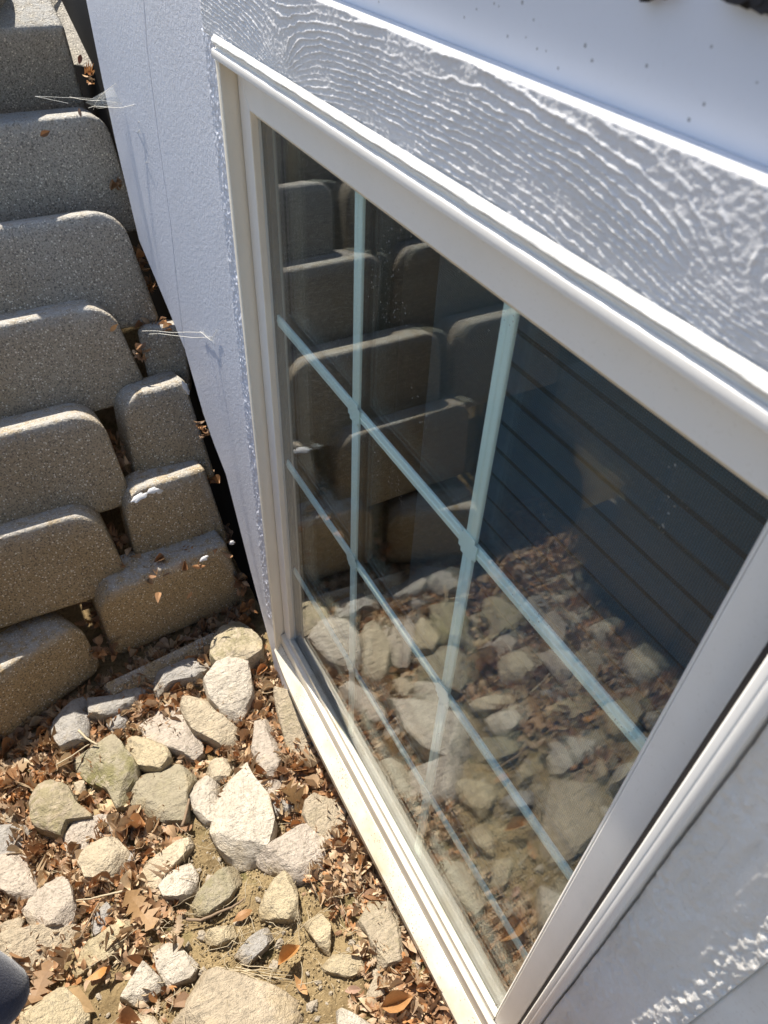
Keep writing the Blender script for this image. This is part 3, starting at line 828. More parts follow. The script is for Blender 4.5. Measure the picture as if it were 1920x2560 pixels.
# zoom, outline, height factor, colour, moss, label
ROCKS = [
 ('c', [(1265, 2010), (1290, 1890), (1375, 1800), (1480, 1850), (1545, 1930), (1540, 1990), (1470, 2040), (1400, 2060), (1300, 2060)], 0.6, CREAM, 0.5, 'cream rock with a hollowed side in the corner where the block wall meets the house'),
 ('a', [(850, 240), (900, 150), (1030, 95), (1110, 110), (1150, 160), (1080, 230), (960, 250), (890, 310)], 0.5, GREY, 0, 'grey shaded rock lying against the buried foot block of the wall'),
 ('a', [(1145, 260), (1200, 190), (1300, 120), (1360, 130), (1390, 300), (1310, 460), (1260, 430), (1170, 340)], 0.55, WHITE, 0, 'pale pointed rock just outside the lower corner of the window frame'),
 ('a', [(1015, 400), (1050, 340), (1140, 345), (1200, 420), (1310, 490), (1290, 560), (1230, 580), (1080, 520)], 0.5, CREAM, 0, 'cream wedge rock sloping beside the pale pointed rock near the frame corner'),
 ('a', [(785, 500), (800, 420), (890, 370), (960, 390), (1020, 410), (1060, 510), (1120, 600), (1060, 650), (900, 590), (800, 540)], 0.28, PINK, 0, 'broad flat pinkish rock with a crack behind the yellow cream rock'),
 ('a', [(680, 575), (740, 545), (840, 560), (920, 610), (945, 680), (890, 730), (740, 690)], 0.5, YEL, 0, 'bright yellow cream rock with a shadowed front edge beside the mossy ridge rock'),
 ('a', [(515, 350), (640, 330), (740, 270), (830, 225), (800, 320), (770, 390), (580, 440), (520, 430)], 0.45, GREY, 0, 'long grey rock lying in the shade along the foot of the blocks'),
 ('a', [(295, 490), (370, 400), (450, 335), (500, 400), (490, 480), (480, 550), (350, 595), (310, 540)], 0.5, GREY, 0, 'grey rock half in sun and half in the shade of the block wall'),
 ('a', [(600, 480), (625, 425), (680, 410), (705, 450), (680, 500), (630, 515)], 0.6, GREY, 0, 'small round grey pebble below the long grey rock'),
 ('a', [(420, 690), (450, 610), (540, 590), (560, 545), (620, 540), (700, 640), (740, 690), (760, 760), (700, 830), (690, 900), (640, 910), (600, 830), (480, 770)], 0.4, MOSS, 1.0, 'jagged ridge rock with yellow green moss along its top'),
 ('a', [(735, 880), (790, 770), (870, 740), (980, 715), (1060, 760), (1030, 870), (1030, 990), (900, 990), (760, 950)], 0.3, MOSS, 0.35, 'flat olive grey slab rock between the mossy ridge and the big white rock'),
 ('a', [(185, 880), (220, 820), (290, 800), (390, 850), (420, 920), (510, 980), (370, 1010), (340, 1080), (220, 1040), (190, 980)], 0.55, TAN, 0.5, 'blocky tan rock with a green stained lower edge below the shaded leaves'),
 ('a', [(400, 850), (420, 800), (470, 790), (475, 850), (425, 880)], 0.6, CREAM, 0, 'small cream pebble between the blocky tan rock and the mossy ridge'),
 ('a', [(300, 1150), (390, 1050), (560, 990), (660, 1000), (650, 1080), (520, 1140), (440, 1200), (350, 1190)], 0.3, PINK, 0, 'long flat pale rock lying behind the six sided rock'),
 ('a', [(455, 1240), (510, 1150), (640, 1115), (700, 1180), (690, 1270), (640, 1335), (500, 1330)], 0.5, CREAM, 0, 'six sided cream rock with a smooth flat top and dark shadow under it'),
 ('a', [(-90, 1080), (0, 1040), (140, 1040), (150, 1110), (80, 1170), (70, 1200), (0, 1230), (-90, 1200)], 0.4, GREY, 0, 'grey layered rock cut by the picture edge above the striped grey rock'),
 ('a', [(-60, 940), (0, 930), (60, 940), (95, 990), (60, 1040), (-50, 1045)], 0.4, TAN, 0, 'tan rock at the picture edge highest of the three stacked there'),
 ('a', [(-60, 1260), (0, 1230), (90, 1200), (190, 1210), (190, 1300), (200, 1400), (140, 1450), (0, 1370), (-60, 1340)], 0.45, PINK, 0, 'square pale rock at the picture edge with a notched shadow on its corner'),
 ('a', [(130, 1480), (220, 1400), (330, 1325), (390, 1360), (410, 1470), (395, 1560), (200, 1590)], 0.45, PINK, 0, 'domed pinkish grey rock with one pale vein across it'),
 ('a', [(735, 1330), (790, 1260), (920, 1150), (1040, 1120), (1050, 1160), (1000, 1220), (930, 1290), (880, 1370), (760, 1370)], 0.3, CREAM, 0, 'sloping cream slab rock with a notched top in the middle of the rubble'),
 ('a', [(890, 1370), (950, 1280), (1040, 1240), (1085, 1300), (1080, 1380), (1000, 1430), (920, 1420)], 0.45, WHITE, 0, 'rounded whitish rock tucked against the sloping cream slab'),
 ('a', [(1070, 1460), (1120, 1380), (1200, 1300), (1290, 1260), (1320, 1330), (1260, 1430), (1160, 1510), (1090, 1510)], 0.4, MOSS, 0.4, 'dark olive rock with a rounded back above the curved brown twig'),
 ('a', [(1180, 1050), (1205, 900), (1250, 800), (1285, 720), (1350, 705), (1400, 790), (1480, 890), (1505, 1010), (1480, 1120), (1440, 1180), (1310, 1210), (1230, 1130)], 0.5, WHITE, 0, 'largest white rock, tall and smooth, tapering to a blunt tip'),
 ('a', [(1055, 850), (1090, 790), (1150, 775), (1230, 830), (1215, 900), (1190, 1000), (1130, 1000), (1080, 940)], 0.45, WHITE, 0, 'small white rock touching the flank of the largest white rock'),
 ('a', [(1130, 740), (1190, 680), (1260, 670), (1290, 710), (1250, 780), (1180, 780)], 0.5, CREAM, 0, 'small cream rock peeping out behind the tip of the largest white rock'),
 ('a', [(1400, 620), (1420, 450), (1440, 410), (1480, 450), (1520, 560), (1555, 640), (1520, 745), (1470, 740), (1420, 670)], 0.6, PINK, 0, 'tall triangular grey pink rock standing between the frame corner and the white rock'),
 ('b', [(175, 680), (270, 700), (320, 860), (382, 930), (370, 980), (290, 1000), (230, 900), (190, 760)], 0.5, TAN, 0.3, 'long tan rock lying close along the outside of the window sill'),
 ('a', [(1430, 800), (1570, 795), (1590, 850), (1500, 905), (1440, 870)], 0.3, PINK, 0, 'flat pinkish rock half hidden behind the largest white rock'),
 ('a', [(1490, 920), (1560, 890), (1620, 930), (1590, 980), (1510, 985)], 0.4, GREY, 0, 'small grey rock beside the broken brown oak leaf'),
 ('b', [(320, 1180), (360, 1140), (440, 1160), (492, 1170), (490, 1280), (400, 1390), (370, 1330), (310, 1230)], 0.4, TAN, 0.35, 'tan rock with moss at its upper edge beside the middle of the sill'),
 ('b', [(90, 1440), (160, 1380), (260, 1310), (350, 1262), (387, 1340), (397, 1450), (340, 1500), (260, 1520), (130, 1470)], 0.4, PINK, 0, 'fin shaped pale rock with a sharp peak pointing at the window'),
 ('b', [(100, 1660), (150, 1560), (210, 1505), (260, 1560), (277, 1690), (230, 1710), (110, 1700)], 0.4, YEL, 0, 'yellow upright rock half sunk in the dirt below the fin shaped rock'),
 ('a', [(1140, 1650), (1160, 1610), (1280, 1590), (1300, 1640), (1210, 1690), (1150, 1680)], 0.4, YEL, 0.2, 'small yellow rock sunk in dirt under the curved twig'),
 ('a', [(1310, 1740), (1390, 1650), (1470, 1600), (1502, 1650), (1470, 1700), (1370, 1790)], 0.5, GREY, 0, 'small long grey white rock alone on the bare dirt'),
 ('b', [(580, 1740), (620, 1640), (720, 1625), (750, 1720), (782, 1890), (660, 1940), (620, 1800)], 0.45, TAN, 0.3, 'roof shaped tan rock with a ridge beside the lower end of the sill'),
 ('b', [(400, 1940), (450, 1890), (560, 1895), (602, 1950), (520, 1985), (430, 1975)], 0.3, YEL, 0, 'flat yellow rock embedded in dirt beside the roof shaped rock'),
 ('b', [(605, 2080), (650, 1980), (700, 2010), (705, 2060), (620, 2115)], 0.5, TAN, 0, 'small angular tan rock below the roof shaped rock'),
 ('a', [(980, 2140), (1100, 1950), (1150, 1840), (1230, 1850), (1500, 1930), (1642, 2010), (1640, 2060), (1560, 2160), (1300, 2250), (1050, 2230)], 0.22, TAN, 0, 'large flat tan slab with leaves on it at the picture bottom'),
 ('a', [(850, 1720), (900, 1690), (990, 1700), (1080, 1790), (1060, 1860), (930, 1910), (880, 1820)], 0.4, WHITE, 0, 'white angular rock just behind the large flat slab'),
 ('a', [(680, 1980), (730, 1900), (800, 1800), (880, 1880), (892, 1930), (760, 2020)], 0.45, WHITE, 0, 'white rock with a rough dark dented side next to the orange leaf'),
 ('a', [(510, 1590), (520, 1500), (590, 1465), (640, 1530), (620, 1590), (530, 1630)], 0.5, GREY, 0, 'small grey rock between the star shaped oak leaf and the long yellow rock'),
 ('a', [(375, 1790), (480, 1690), (640, 1580), (700, 1570), (715, 1650), (600, 1760), (440, 1840)], 0.35, YEL, 0.25, 'long yellowish rock sloping down towards the navy cloth'),
 ('a', [(-60, 1740), (60, 1650), (200, 1610), (430, 1590), (425, 1690), (390, 1720), (250, 1800), (100, 1850), (-60, 1830)], 0.3, TAN, 0, 'wide tan slab with a raised rough rim behind the navy cloth'),
 ('a', [(-50, 1610), (70, 1560), (130, 1540), (120, 1610), (50, 1670), (-40, 1690)], 0.4, TAN, 0, 'narrow tan rock at the picture edge above the wide tan slab'),
 ('a', [(100, 2160), (150, 2050), (280, 1960), (360, 1945), (472, 2020), (460, 2110), (380, 2200), (200, 2220)], 0.45, YEL, 0, 'bulky yellow white rock next to the navy cloth at the picture bottom'),
 ('a', [(95, 1970), (180, 1950), (245, 1990), (160, 2060), (105, 2020)], 0.4, PINK, 0, 'small pink rock wedged behind the bulky yellow white rock'),
 ('a', [(740, 2150), (780, 2075), (850, 2090), (880, 2140), (820, 2190)], 0.4, CREAM, 0, 'small cream rock cut off by the picture bottom beside the large slab'),
 ('b', [(310, 1740), (390, 1700), (430, 1750), (425, 1880), (372, 1835)], 0.25, YEL, 0, 'low yellow rock flush with the dirt above the flat embedded one'),
 ('a', [(690, 1250), (720, 1170), (750, 1150), (745, 1230), (715, 1290)], 0.5, GREY, 0, 'small grey stone in the shadow behind the six sided rock'),
 ('a', [(520, 965), (570, 950), (625, 965), (590, 995), (530, 998)], 0.5, WHITE, 0, 'small white stone under the curled cream leaf'),
]
def make_rock(name, poly, zg, h, seed, color, moss=0.0, detail=1.0):
    """faceted rock over a plan outline"""
    rs = np.random.default_rng(seed)
    poly = np.array(poly, float)
    cen = poly.mean(0)
    nseg = int(60 * detail)
    # even resample of the closed outline
    q = np.vstack([poly, poly[:1]])
    seg = np.linalg.norm(np.diff(q, axis=0), axis=1)
    cum = np.concatenate([[0], np.cumsum(seg)])
    tt = np.linspace(0, cum[-1], nseg, endpoint=False)
    ol = np.stack([np.interp(tt, cum, q[:, i]) for i in (0, 1)], 1)
    ol = 0.05 * np.roll(ol, 1, 0) + 0.90 * ol + 0.05 * np.roll(ol, -1, 0)
    size = math.sqrt(max(1e-6, np.ptp(poly[:, 0]) * np.ptp(poly[:, 1])))
    lev = [(0.97, -0.45), (1.01, -0.1), (1.02, 0.25), (1.01, 0.55), (0.99, 0.80), (0.965, 0.93), (0.925, 1.0), (0.78, 1.02), (0.52, 1.03), (0.26, 1.035)]
    V = []
    for sc, hz in lev:
        for p in ol:
            V.append((cen[0] + (p[0] - cen[0]) * sc, cen[1] + (p[1] - cen[1]) * sc, zg + h * hz))
    V.append((cen[0], cen[1], zg + h * 1.08))
    V = np.array(V)
    # tilt the top a little
    tilt = rs.uniform(-0.35, 0.35, 2)
    above = np.clip((V[:, 2] - zg) / h, 0, 1)
    V[:, 2] += above * ((V[:, 0] - cen[0]) * tilt[0] + (V[:, 1] - cen[1]) * tilt[1]) * 0.6
    # chisel: cut with random planes
    mid = np.array([cen[0], cen[1], zg + 0.25 * h])
    L = V - mid
    for k_ in range(11):
        a = rs.uniform(0, 2 * math.pi)
        el = rs.uniform(0.0, 0.45) if k_ < 3 else (rs.uniform(0.55, 1.05) if k_ < 8 else rs.uniform(1.20, 1.48))
        n_ = np.array([math.cos(a) * math.cos(el), math.sin(a) * math.cos(el), math.sin(el)])
        dd = L @ n_
        lim = dd.max() * (rs.uniform(0.90, 0.98) if k_ < 3 else rs.uniform(0.70, 0.90) if k_ < 8 else rs.uniform(0.86, 0.97))
        over = np.clip(dd - lim, 0, None)
        L = L - over[:, None] * n_
    V = mid + L
    nr = V - (mid - np.array([0, 0, 0.3 * h]))
    nr /= np.linalg.norm(nr, axis=1)[:, None] + 1e-9
    V = V + nr * (0.016 * size * fbm(V * (6.0 / size), seed, 3) + 0.0042 * fbm(V * 55, seed + 3, 4) * min(1, size / 0.08))[:, None]
    n = nseg
    f = []
    for i in range(len(lev) - 1):
        for j in range(n):
            f.append((i * n + j, i * n + (j + 1) % n, (i + 1) * n + (j + 1) % n, (i + 1) * n + j))
    last = (len(lev) - 1) * n
    for j in range(n):
        f.append((last + j, last + (j + 1) % n, last + n))
    loc = np.array([cen[0], cen[1], zg])
    o = mesh_obj(name, V - loc, f, M_ROCK, sharp=22)
    o.location = loc
    o.color = (*color, 1)
    at_ = o.data.attributes.new('moss', 'FLOAT', 'POINT')
    mv = moss * np.clip(0.55 + 1.6 * fbm(V * 16, seed + 9, 2), 0, 1)
    at_.data.foreach_set('value', mv.astype(np.float32))
    a2_ = o.data.attributes.new('soil', 'FLOAT', 'POINT')
    a2_.data.foreach_set('value', np.clip(1.0 - (V[:, 2] - zg - 0.004) / 0.016, 0, 1).astype(np.float32))
    return o
FOOT = []
for i, (z, pts, hf, color, moss, label) in enumerate(ROCKS):
    P0 = [on_ground(z, p, 0.02) for p in pts]
    P2 = np.array([p[0][:2] for p in P0])
    size = math.sqrt(np.ptp(P2[:, 0]) * np.ptp(P2[:, 1]))
    short = min(np.ptp(P2[:, 0]), np.ptp(P2[:, 1]))
    h = min(max(hf * short * 1.05, 0.018), 0.085)
    P1 = [on_ground(z, p, h * 0.45) for p in pts]
    P2 = np.array([p[0][:2] for p in P1])
    P2 = P2.mean(0) + (P2 - P2.mean(0)) * 1.15
    zg = float(np.mean([p[1] for p in P1]))
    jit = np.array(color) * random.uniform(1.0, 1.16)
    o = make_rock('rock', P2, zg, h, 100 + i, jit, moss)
    tag(o, label, 'rock', 'limestone rubble on the floor of the window well')
    FOOT.append((P2.mean(0), size))

# rubble of the well floor outside the view, which shows only as a mirror image
def rubble():
    V, F, Mv = [], [], []
    rs = np.random.default_rng(77)
    base = 0
    cols = []
    made = 0
    for t in range(2600):
        x, y = (rs.uniform(-0.05, 1.45), rs.uniform(-0.80, -0.06)) if t % 2 else (rs.uniform(-0.05, 0.60), rs.uniform(-0.80, -0.55))
        pp = R @ np.array([x, y, -0.15]) + T
        u, v_ = FPX * pp[0] / pp[2] + 960, FPX * pp[1] / pp[2] + 1280
        s_ = rs.uniform(0.03, 0.075)
        if pp[2] > 0 and -75 < u < 2000 and v_ < 2650: continue
        if any((x - a) ** 2 + (y - b) ** 2 < ((s_ + c) * 0.75) ** 2 for a, b, c in cols): continue
        cols.append((x, y, s_))
        made += 1
        if made > 150: break
        k_ = rs.integers(5, 9)
        an = np.sort(rs.uniform(0, 2 * math.pi, k_))
        poly = [(x + s_ * rs.uniform(0.6, 1.0) * math.cos(a), y + s_ * 0.8 * rs.uniform(0.6, 1.0) * math.sin(a)) for a in an]
        o = make_rock('tmp', poly, float(ground_z(x, y)), s_ * rs.uniform(0.5, 0.8), 400 + t, TAN, 0.2, 0.45)
        vv = np.array([v.co for v in o.data.vertices]) + np.array(o.location)
        V.append(vv)
        F += [tuple(base + i for i in p.vertices) for p in o.data.polygons]
        base += len(vv)
        me = o.data
        bpy.data.objects.remove(o); bpy.data.meshes.remove(me)
    o = mesh_obj('rubble', np.vstack(V), F, M_ROCK, sharp=32)
    o.color = (0.56, 0.52, 0.45, 1)
    o.data.attributes.new('moss', 'FLOAT', 'POINT')
    tag(o, 'pale stones mirrored in the lower part of the window glass', kind='stuff')
rubble()

def chips():
    V, F, n = [], [], 0
    rs = np.random.default_rng(55)
    ph = (1 + 5 ** 0.5) / 2
    ico = np.array([(-1, ph, 0), (1, ph, 0), (-1, -ph, 0), (1, -ph, 0), (0, -1, ph), (0, 1, ph), (0, -1, -ph), (0, 1, -ph), (ph, 0, -1), (ph, 0, 1), (-ph, 0, -1), (-ph, 0, 1)]) / 1.9
    icf = [(0, 11, 5), (0, 5, 1), (0, 1, 7), (0, 7, 10), (0, 10, 11), (1, 5, 9), (5, 11, 4), (11, 10, 2), (10, 7, 6), (7, 1, 8), (3, 9, 4), (3, 4, 2), (3, 2, 6), (3, 6, 8), (3, 8, 9), (4, 9, 5), (2, 4, 11), (6, 2, 10), (8, 6, 7), (9, 8, 1)]
    for k_ in range(620):
        x, y = rs.uniform(-0.24, 0.85), rs.uniform(-0.72, -0.03)
        a = min(0.012, rs.exponential(0.0035) + 0.002) * np.array([1, rs.uniform(0.5, 0.9), rs.uniform(0.4, 0.7)])
        c = ico * rs.uniform(0.6, 1.15, (12, 1)) * a
        q = rot(rs.uniform(0, 6.28), rs.normal(0, 0.5), rs.uniform(0, 6.28))
        g = float(ground_z(x, y)) + 0.012 * float(fbm(np.array([x * 14, y * 14]), 3, 3)) + 0.003
        V.extend(c @ q.T + np.array([x, y, g]))
        F.extend([tuple(n + i for i in f) for f in icf])
        n += 12
    o = mesh_obj('stone_chips', V, F, M_ROCK)
    o.color = (0.45, 0.40, 0.33, 1)
    o.data.attributes.new('moss', 'FLOAT', 'POINT')
    tag(o, 'small broken stone chips between the larger rocks', kind='stuff')
chips()

# ================================================================== leaves
def oak_outline(n=5, seed=0):
    rs = np.random.default_rng(seed)
    pts = []
    L = 1.0
    for side in (1, -1):
        p = []
        for i in range(n):
            t = 0.12 + 0.78 * i / (n - 1)
            wd = 0.36 * math.sin(math.pi * (0.15 + 0.75 * t)) * rs.uniform(0.8, 1.2)
            p.append((t + 0.06, side * wd))
            p.append((t + 0.11, side * wd * rs.uniform(0.22, 0.45)))
        pts.append(p)
    return [(0.0, 0.012)] + pts[0] + [(1.04, 0.0)] + pts[1][::-1] + [(0.0, -0.012)]
def oval_outline(seed=0, n=6, wd=0.24):
    rs = np.random.default_rng(seed)
    up, dn = [], []
    for i in range(1, n):
        t = i / n
        h = wd * math.sin(math.pi * t ** 0.85) * rs.uniform(0.88, 1.12)
        up.append((t, h)); dn.append((t, -h * rs.uniform(0.85, 1.1)))
    return [(0, 0)] + up + [(1.0, 0)] + dn[::-1]
def leaf_template(outline, curl, fold, twist, seed):
    """midrib strip plus outline, bent"""
    n = len(outline)
    V = [(x, y, 0.0) for x, y in outline] + [(x, 0.0, 0.0) for x, y in outline]
    V = np.array(V, float)
    F = []
    for i in range(n):
        j = (i + 1) % n
        if abs(outline[i][1]) < 0.02 and abs(outline[j][1]) < 0.02: continue
        F.append((i, j, n + j, n + i))
    x, y = V[:, 0].copy(), V[:, 1].copy()
    z = curl * (x - 0.45) ** 2 + fold * np.abs(y) ** 1.3 * 2.2 + twist * (x - 0.5) * y
    z += 0.05 * fbm(np.stack([x * 4, y * 4], -1), seed, 2)
    V = np.stack([x - 0.5, y, z], 1)
    return V, F
rsT = np.random.default_rng(5)
TEMPL = []
for i in range(10):
    if i < 3: ol = oak_outline(4 + i % 2, i)
    else: ol = oval_outline(i, 5, rsT.uniform(0.17, 0.27))
    TEMPL.append(leaf_template(ol, rsT.uniform(0.4, 1.1) * (1 if i % 3 else -1), rsT.uniform(-0.3, 2.2), rsT.uniform(-1.8, 1.8), i))
PAL = np.array([(0.40, 0.235, 0.125), (0.50, 0.34, 0.20), (0.56, 0.42, 0.27), (0.33, 0.18, 0.09), (0.46, 0.235, 0.10), (0.58, 0.46, 0.31), (0.30, 0.19, 0.115), (0.48, 0.36, 0.25), (0.52, 0.39, 0.26)])
class LeafHeap:
    def __init__(s): s.V, s.F, s.C, s.n = [], [], [], 0
    def add(s, P, size, rs, tilt=0.5, tmpl=None, col=None):
        V, F = TEMPL[rs.integers(0, len(TEMPL)) if tmpl is None else tmpl]
        v = V * size @ rot(rs.uniform(0, 6.28), rs.normal(0, tilt), rs.uniform(0, 6.28)).T + np.array(P)
        c = (PAL[rs.integers(0, len(PAL))] if col is None else np.array(col)) * rs.uniform(0.75, 1.2)
        s.V.append(v)
        s.F += [tuple(i + s.n for i in f) for f in F]
        s.C.append(np.tile(np.append(c, 1.0), (len(v), 1)))
        s.n += len(v)
    def build(s, name):
        o = mesh_obj(name, np.vstack(s.V), s.F, M_LEAF, smooth=True)
        a = o.data.color_attributes.new('Col', 'FLOAT_COLOR', 'POINT')
        a.data.foreach_set('color', np.vstack(s.C).astype(np.float32).ravel())
        return o
def litter():
    H = LeafHeap()
    rs = np.random.default_rng(21)
    tries = 0
    while tries < 32000:
        tries += 1
        x, y = rs.uniform(-0.33, 1.35), rs.uniform(-0.93, -0.022)
        den = 0.62 + 0.9 * vnoise(np.array([x * 7, y * 7]), 81)
        den += 0.9 * max(0, 1 - (-y - 0.03) / 0.13)                       # drifted along the wall and sill
        den += 0.8 * max(0, 1 - abs(x + 0.22 - 0.35 * max(0, -y - 0.25)) / 0.12)   # along the foot of the blocks
        den -= 1.10 * math.exp(-(((x - 0.43) / 0.17) ** 2 + ((y + 0.29) / 0.12) ** 2))  # bare dirt
        den -= 0.5 * math.exp(-(((x - 0.52) / 0.12) ** 2 + ((y + 0.17) / 0.07) ** 2))
        if rs.random() > den * 0.78: continue
        sz = rs.uniform(0.012, 0.026) if rs.random() < 0.90 else rs.uniform(0.028, 0.045)
        H.add((x, y, float(ground_z(x, y)) + rs.uniform(0.002, 0.020) + 0.012 * float(fbm(np.array([x * 14, y * 14]), 3, 3))), sz, rs, 0.42)
    # drifts in the joints of the block wall
    joints = [((240, 960), 0.20, 26, 0.035, 0.05), ((255, 1000), 0.18, 20, 0.03, 0.04), ((250, 1170), 0.03, 26, 0.03, 0.05), ((262, 1220), 0.02, 16, 0.03, 0.03),
              ((340, 1235), 0.02, 14, 0.04, 0.012), ((420, 1195), 0.02, 14, 0.05, 0.012), ((205, 1340), -0.10, 20, 0.03, 0.04), ((225, 1400), -0.13, 22, 0.03, 0.03),
              ((300, 700), 0.42, 9, 0.025, 0.02), ((340, 700), 0.42, 10, 0.025, 0.02), ((370, 715), 0.41, 6, 0.02, 0.02), ((300, 760), 0.40, 10, 0.02, 0.03), ((318, 560), 0.52, 9, 0.02, 0.05), ((335, 620), 0.47, 9, 0.02, 0.03),
              ((270, 400), 0.66, 8, 0.02, 0.05), ((222, 165), 0.86, 7, 0.02, 0.03), ((500, 1150), 0.0, 10, 0.02, 0.04), ((470, 1030), 0.12, 10, 0.02, 0.04), ((525, 1260), -0.10, 16, 0.03, 0.04), ((545, 1310), -0.15, 16, 0.03, 0.03), ((455, 930), 0.25, 8, 0.02, 0.04)]
    for p, z, n, su, sz_ in joints:
        P = at(p, 2, z, K)
        for _ in range(n):
            q = P + np.array([rs.normal(0, su * 0.6), rs.normal(0, su * 0.6), rs.normal(0, 0.008)])
            q[1] = min(q[1], -0.012)
            H.add(q, rs.uniform(0.016, 0.034), rs, 0.7, col=PAL[rs.choice([0, 3, 4, 6, 1])])
    o = H.build('leaf_litter')
    tag(o, 'carpet of dry brown oak leaves between the rocks', kind='stuff')
litter()

LEAVES = [  # zoom, pixel, size, template, colour, lift, label
 ('a', (775, 1490), 0.105, 1, (0.42, 0.26, 0.12), 0.022, 'large star shaped tan oak leaf with deep lobes below the six sided rock'),
 ('a', (540, 1850), 0.048, 5, (0.58, 0.29, 0.09), 0.026, 'bright orange pointed leaf between the long yellow rock and the dented white rock'),
 ('a', (1340, 1520), 0.050, 6, (0.46, 0.25, 0.11), 0.016, 'single brown leaf lying on bare dirt at the end of the curved twig'),
 ('a', (1620, 870), 0.085, 0, (0.30, 0.19, 0.09), 0.024, 'broken brown lobed oak leaf beside the largest white rock'),
 ('a', (130, 545), 0.080, 2, (0.36, 0.25, 0.15), 0.018, 'forked pale oak leaf lying in the shade of the block wall'),
 ('a', (60, 700), 0.085, 1, (0.40, 0.28, 0.16), 0.018, 'curled pale oak leaf in the shade nearest the picture edge'),
 ('a', (280, 575), 0.075, 0, (0.40, 0.26, 0.14), 0.018, 'brown oak leaf at the edge of the wall shadow beside the half lit rock'),
 ('b', (235, 1890), 0.060, 7, (0.56, 0.30, 0.11), 0.018, 'folded orange leaf on the dirt beside the long grey white rock'),
 ('b', (290, 2030), 0.048, 8, (0.52, 0.29, 0.12), 0.016, 'orange leaf at the end of the pale straw bundle'),
 ('b', (745, 2110), 0.070, 4, (0.50, 0.27, 0.11), 0.022, 'brown curved leaf pair near the lower end of the sill'),
 ('b', (540, 2050), 0.036, 9, (0.46, 0.30, 0.22), 0.016, 'small rounded pinkish leaf near the small angular rock'),
 ('a', (600, 920), 0.070, 2, (0.62, 0.48, 0.27), 0.022, 'curled cream oak leaf below the mossy ridge rock'),
 ('a', (420, 2000), 0.085, 3, (0.52, 0.36, 0.19), 0.026, 'long tan leaf lying over the bulky yellow white rock'),
 ('a', (225, 1900), 0.080, 1, (0.34, 0.21, 0.11), 0.030, 'dull brown oak leaf in front of the navy cloth'),
]
def single_leaf(P, size, tm, col, label, seed, tilt=0.16, az=None, normal=None):
    V, F = TEMPL[tm]
    rs = np.random.default_rng(seed)
    Rm = rot(rs.uniform(0, 6.28) if az is None else az, rs.normal(0, tilt), rs.uniform(0, 6.28))
    v = V * np.array([size, size, size * 0.7]) @ Rm.T
    if normal is not None:
        n_ = Vector(normal).normalized()
        q = np.array(n_.to_track_quat('Z', 'Y').to_matrix())
        v = v * np.array([1, 1, 0.35]) @ q.T
    o = mesh_obj('dry_leaf', v, F, M_LEAF, smooth=True)
    a = o.data.color_attributes.new('Col', 'FLOAT_COLOR', 'POINT')
    a.data.foreach_set('color', np.tile(np.append(np.array(col), 1.0), (len(v), 1)).astype(np.float32).ravel())
    o.location = P
    tag(o, label, 'leaf', 'dry leaves')
for i, (z, p, sz, tm, col, lift, label) in enumerate(LEAVES):
    P, g = on_ground(z, p, lift)
    single_leaf(P, sz * 0.78, tm, np.array(col) * 0.85, label, 300 + i)
FACE = (0.87, 0.05, 0.45)
for i, (p, z, sz, tm, col, label) in enumerate([
    ((408, 1285), -0.045, 0.022, 6, (0.42, 0.24, 0.12), 'small brown leaf stuck on the face of the lowest block beside the house'),
    ((245, 708), 0.47, 0.024, 5, (0.50, 0.27, 0.11), 'small orange leaf stuck at a rounded block corner near the small wedged block'),
    ((172, 246), 0.82, 0.020, 8, (0.34, 0.23, 0.17), 'tiny brown leaf stuck on the high block under the cobweb'),
    ((97, 290), 0.80, 0.024, 7, (0.22, 0.11, 0.05), 'dark brown leaf stuck on the high block just above a sunlit rim'),
    ((172, 130), 0.89, 0.022, 9, (0.20, 0.08, 0.05), 'dark red brown leaf stuck near the edge of the high block above the cobweb')]):
    single_leaf(at(p, 2, z, K) + np.array(FACE) * 0.006, sz, tm, col, label, 340 + i, 0.05, normal=FACE)

# ================================================================== twigs
def tube(pts, r0, r1, sides=6):
    pts = np.array(pts, float)
    V, F = [], []
    for i, p in enumerate(pts):
        tdir = pts[min(i + 1, len(pts) - 1)] - pts[max(i - 1, 0)]
        tdir /= np.linalg.norm(tdir) + 1e-9
        a = np.cross(tdir, (0, 0, 1.0)); a /= np.linalg.norm(a) + 1e-9
        b = np.cross(tdir, a)
        r = r0 + (r1 - r0) * i / (len(pts) - 1)
        for j in range(sides):
            an = 2 * math.pi * j / sides
            V.append(p + r * (math.cos(an) * a + math.sin(an) * b))
    for i in range(len(pts) - 1):
        for j in range(sides):
            F.append((i * sides + j, i * sides + (j + 1) % sides, (i + 1) * sides + (j + 1) % sides, (i + 1) * sides + j))
    F.append(list(range(sides))[::-1]); F.append([(len(pts) - 1) * sides + j for j in range(sides)])
    return V, F
def wob(a, b, n, amp, seed):
    rs = np.random.default_rng(seed)
    t = np.linspace(0, 1, n)[:, None]
    L = np.linalg.norm(b - a)
    off = np.cumsum(rs.normal(0, amp * L / n, (n, 3)), 0)
    off -= off[:1] + (off[-1:] - off[:1]) * t
    return a + (b - a) * t + off
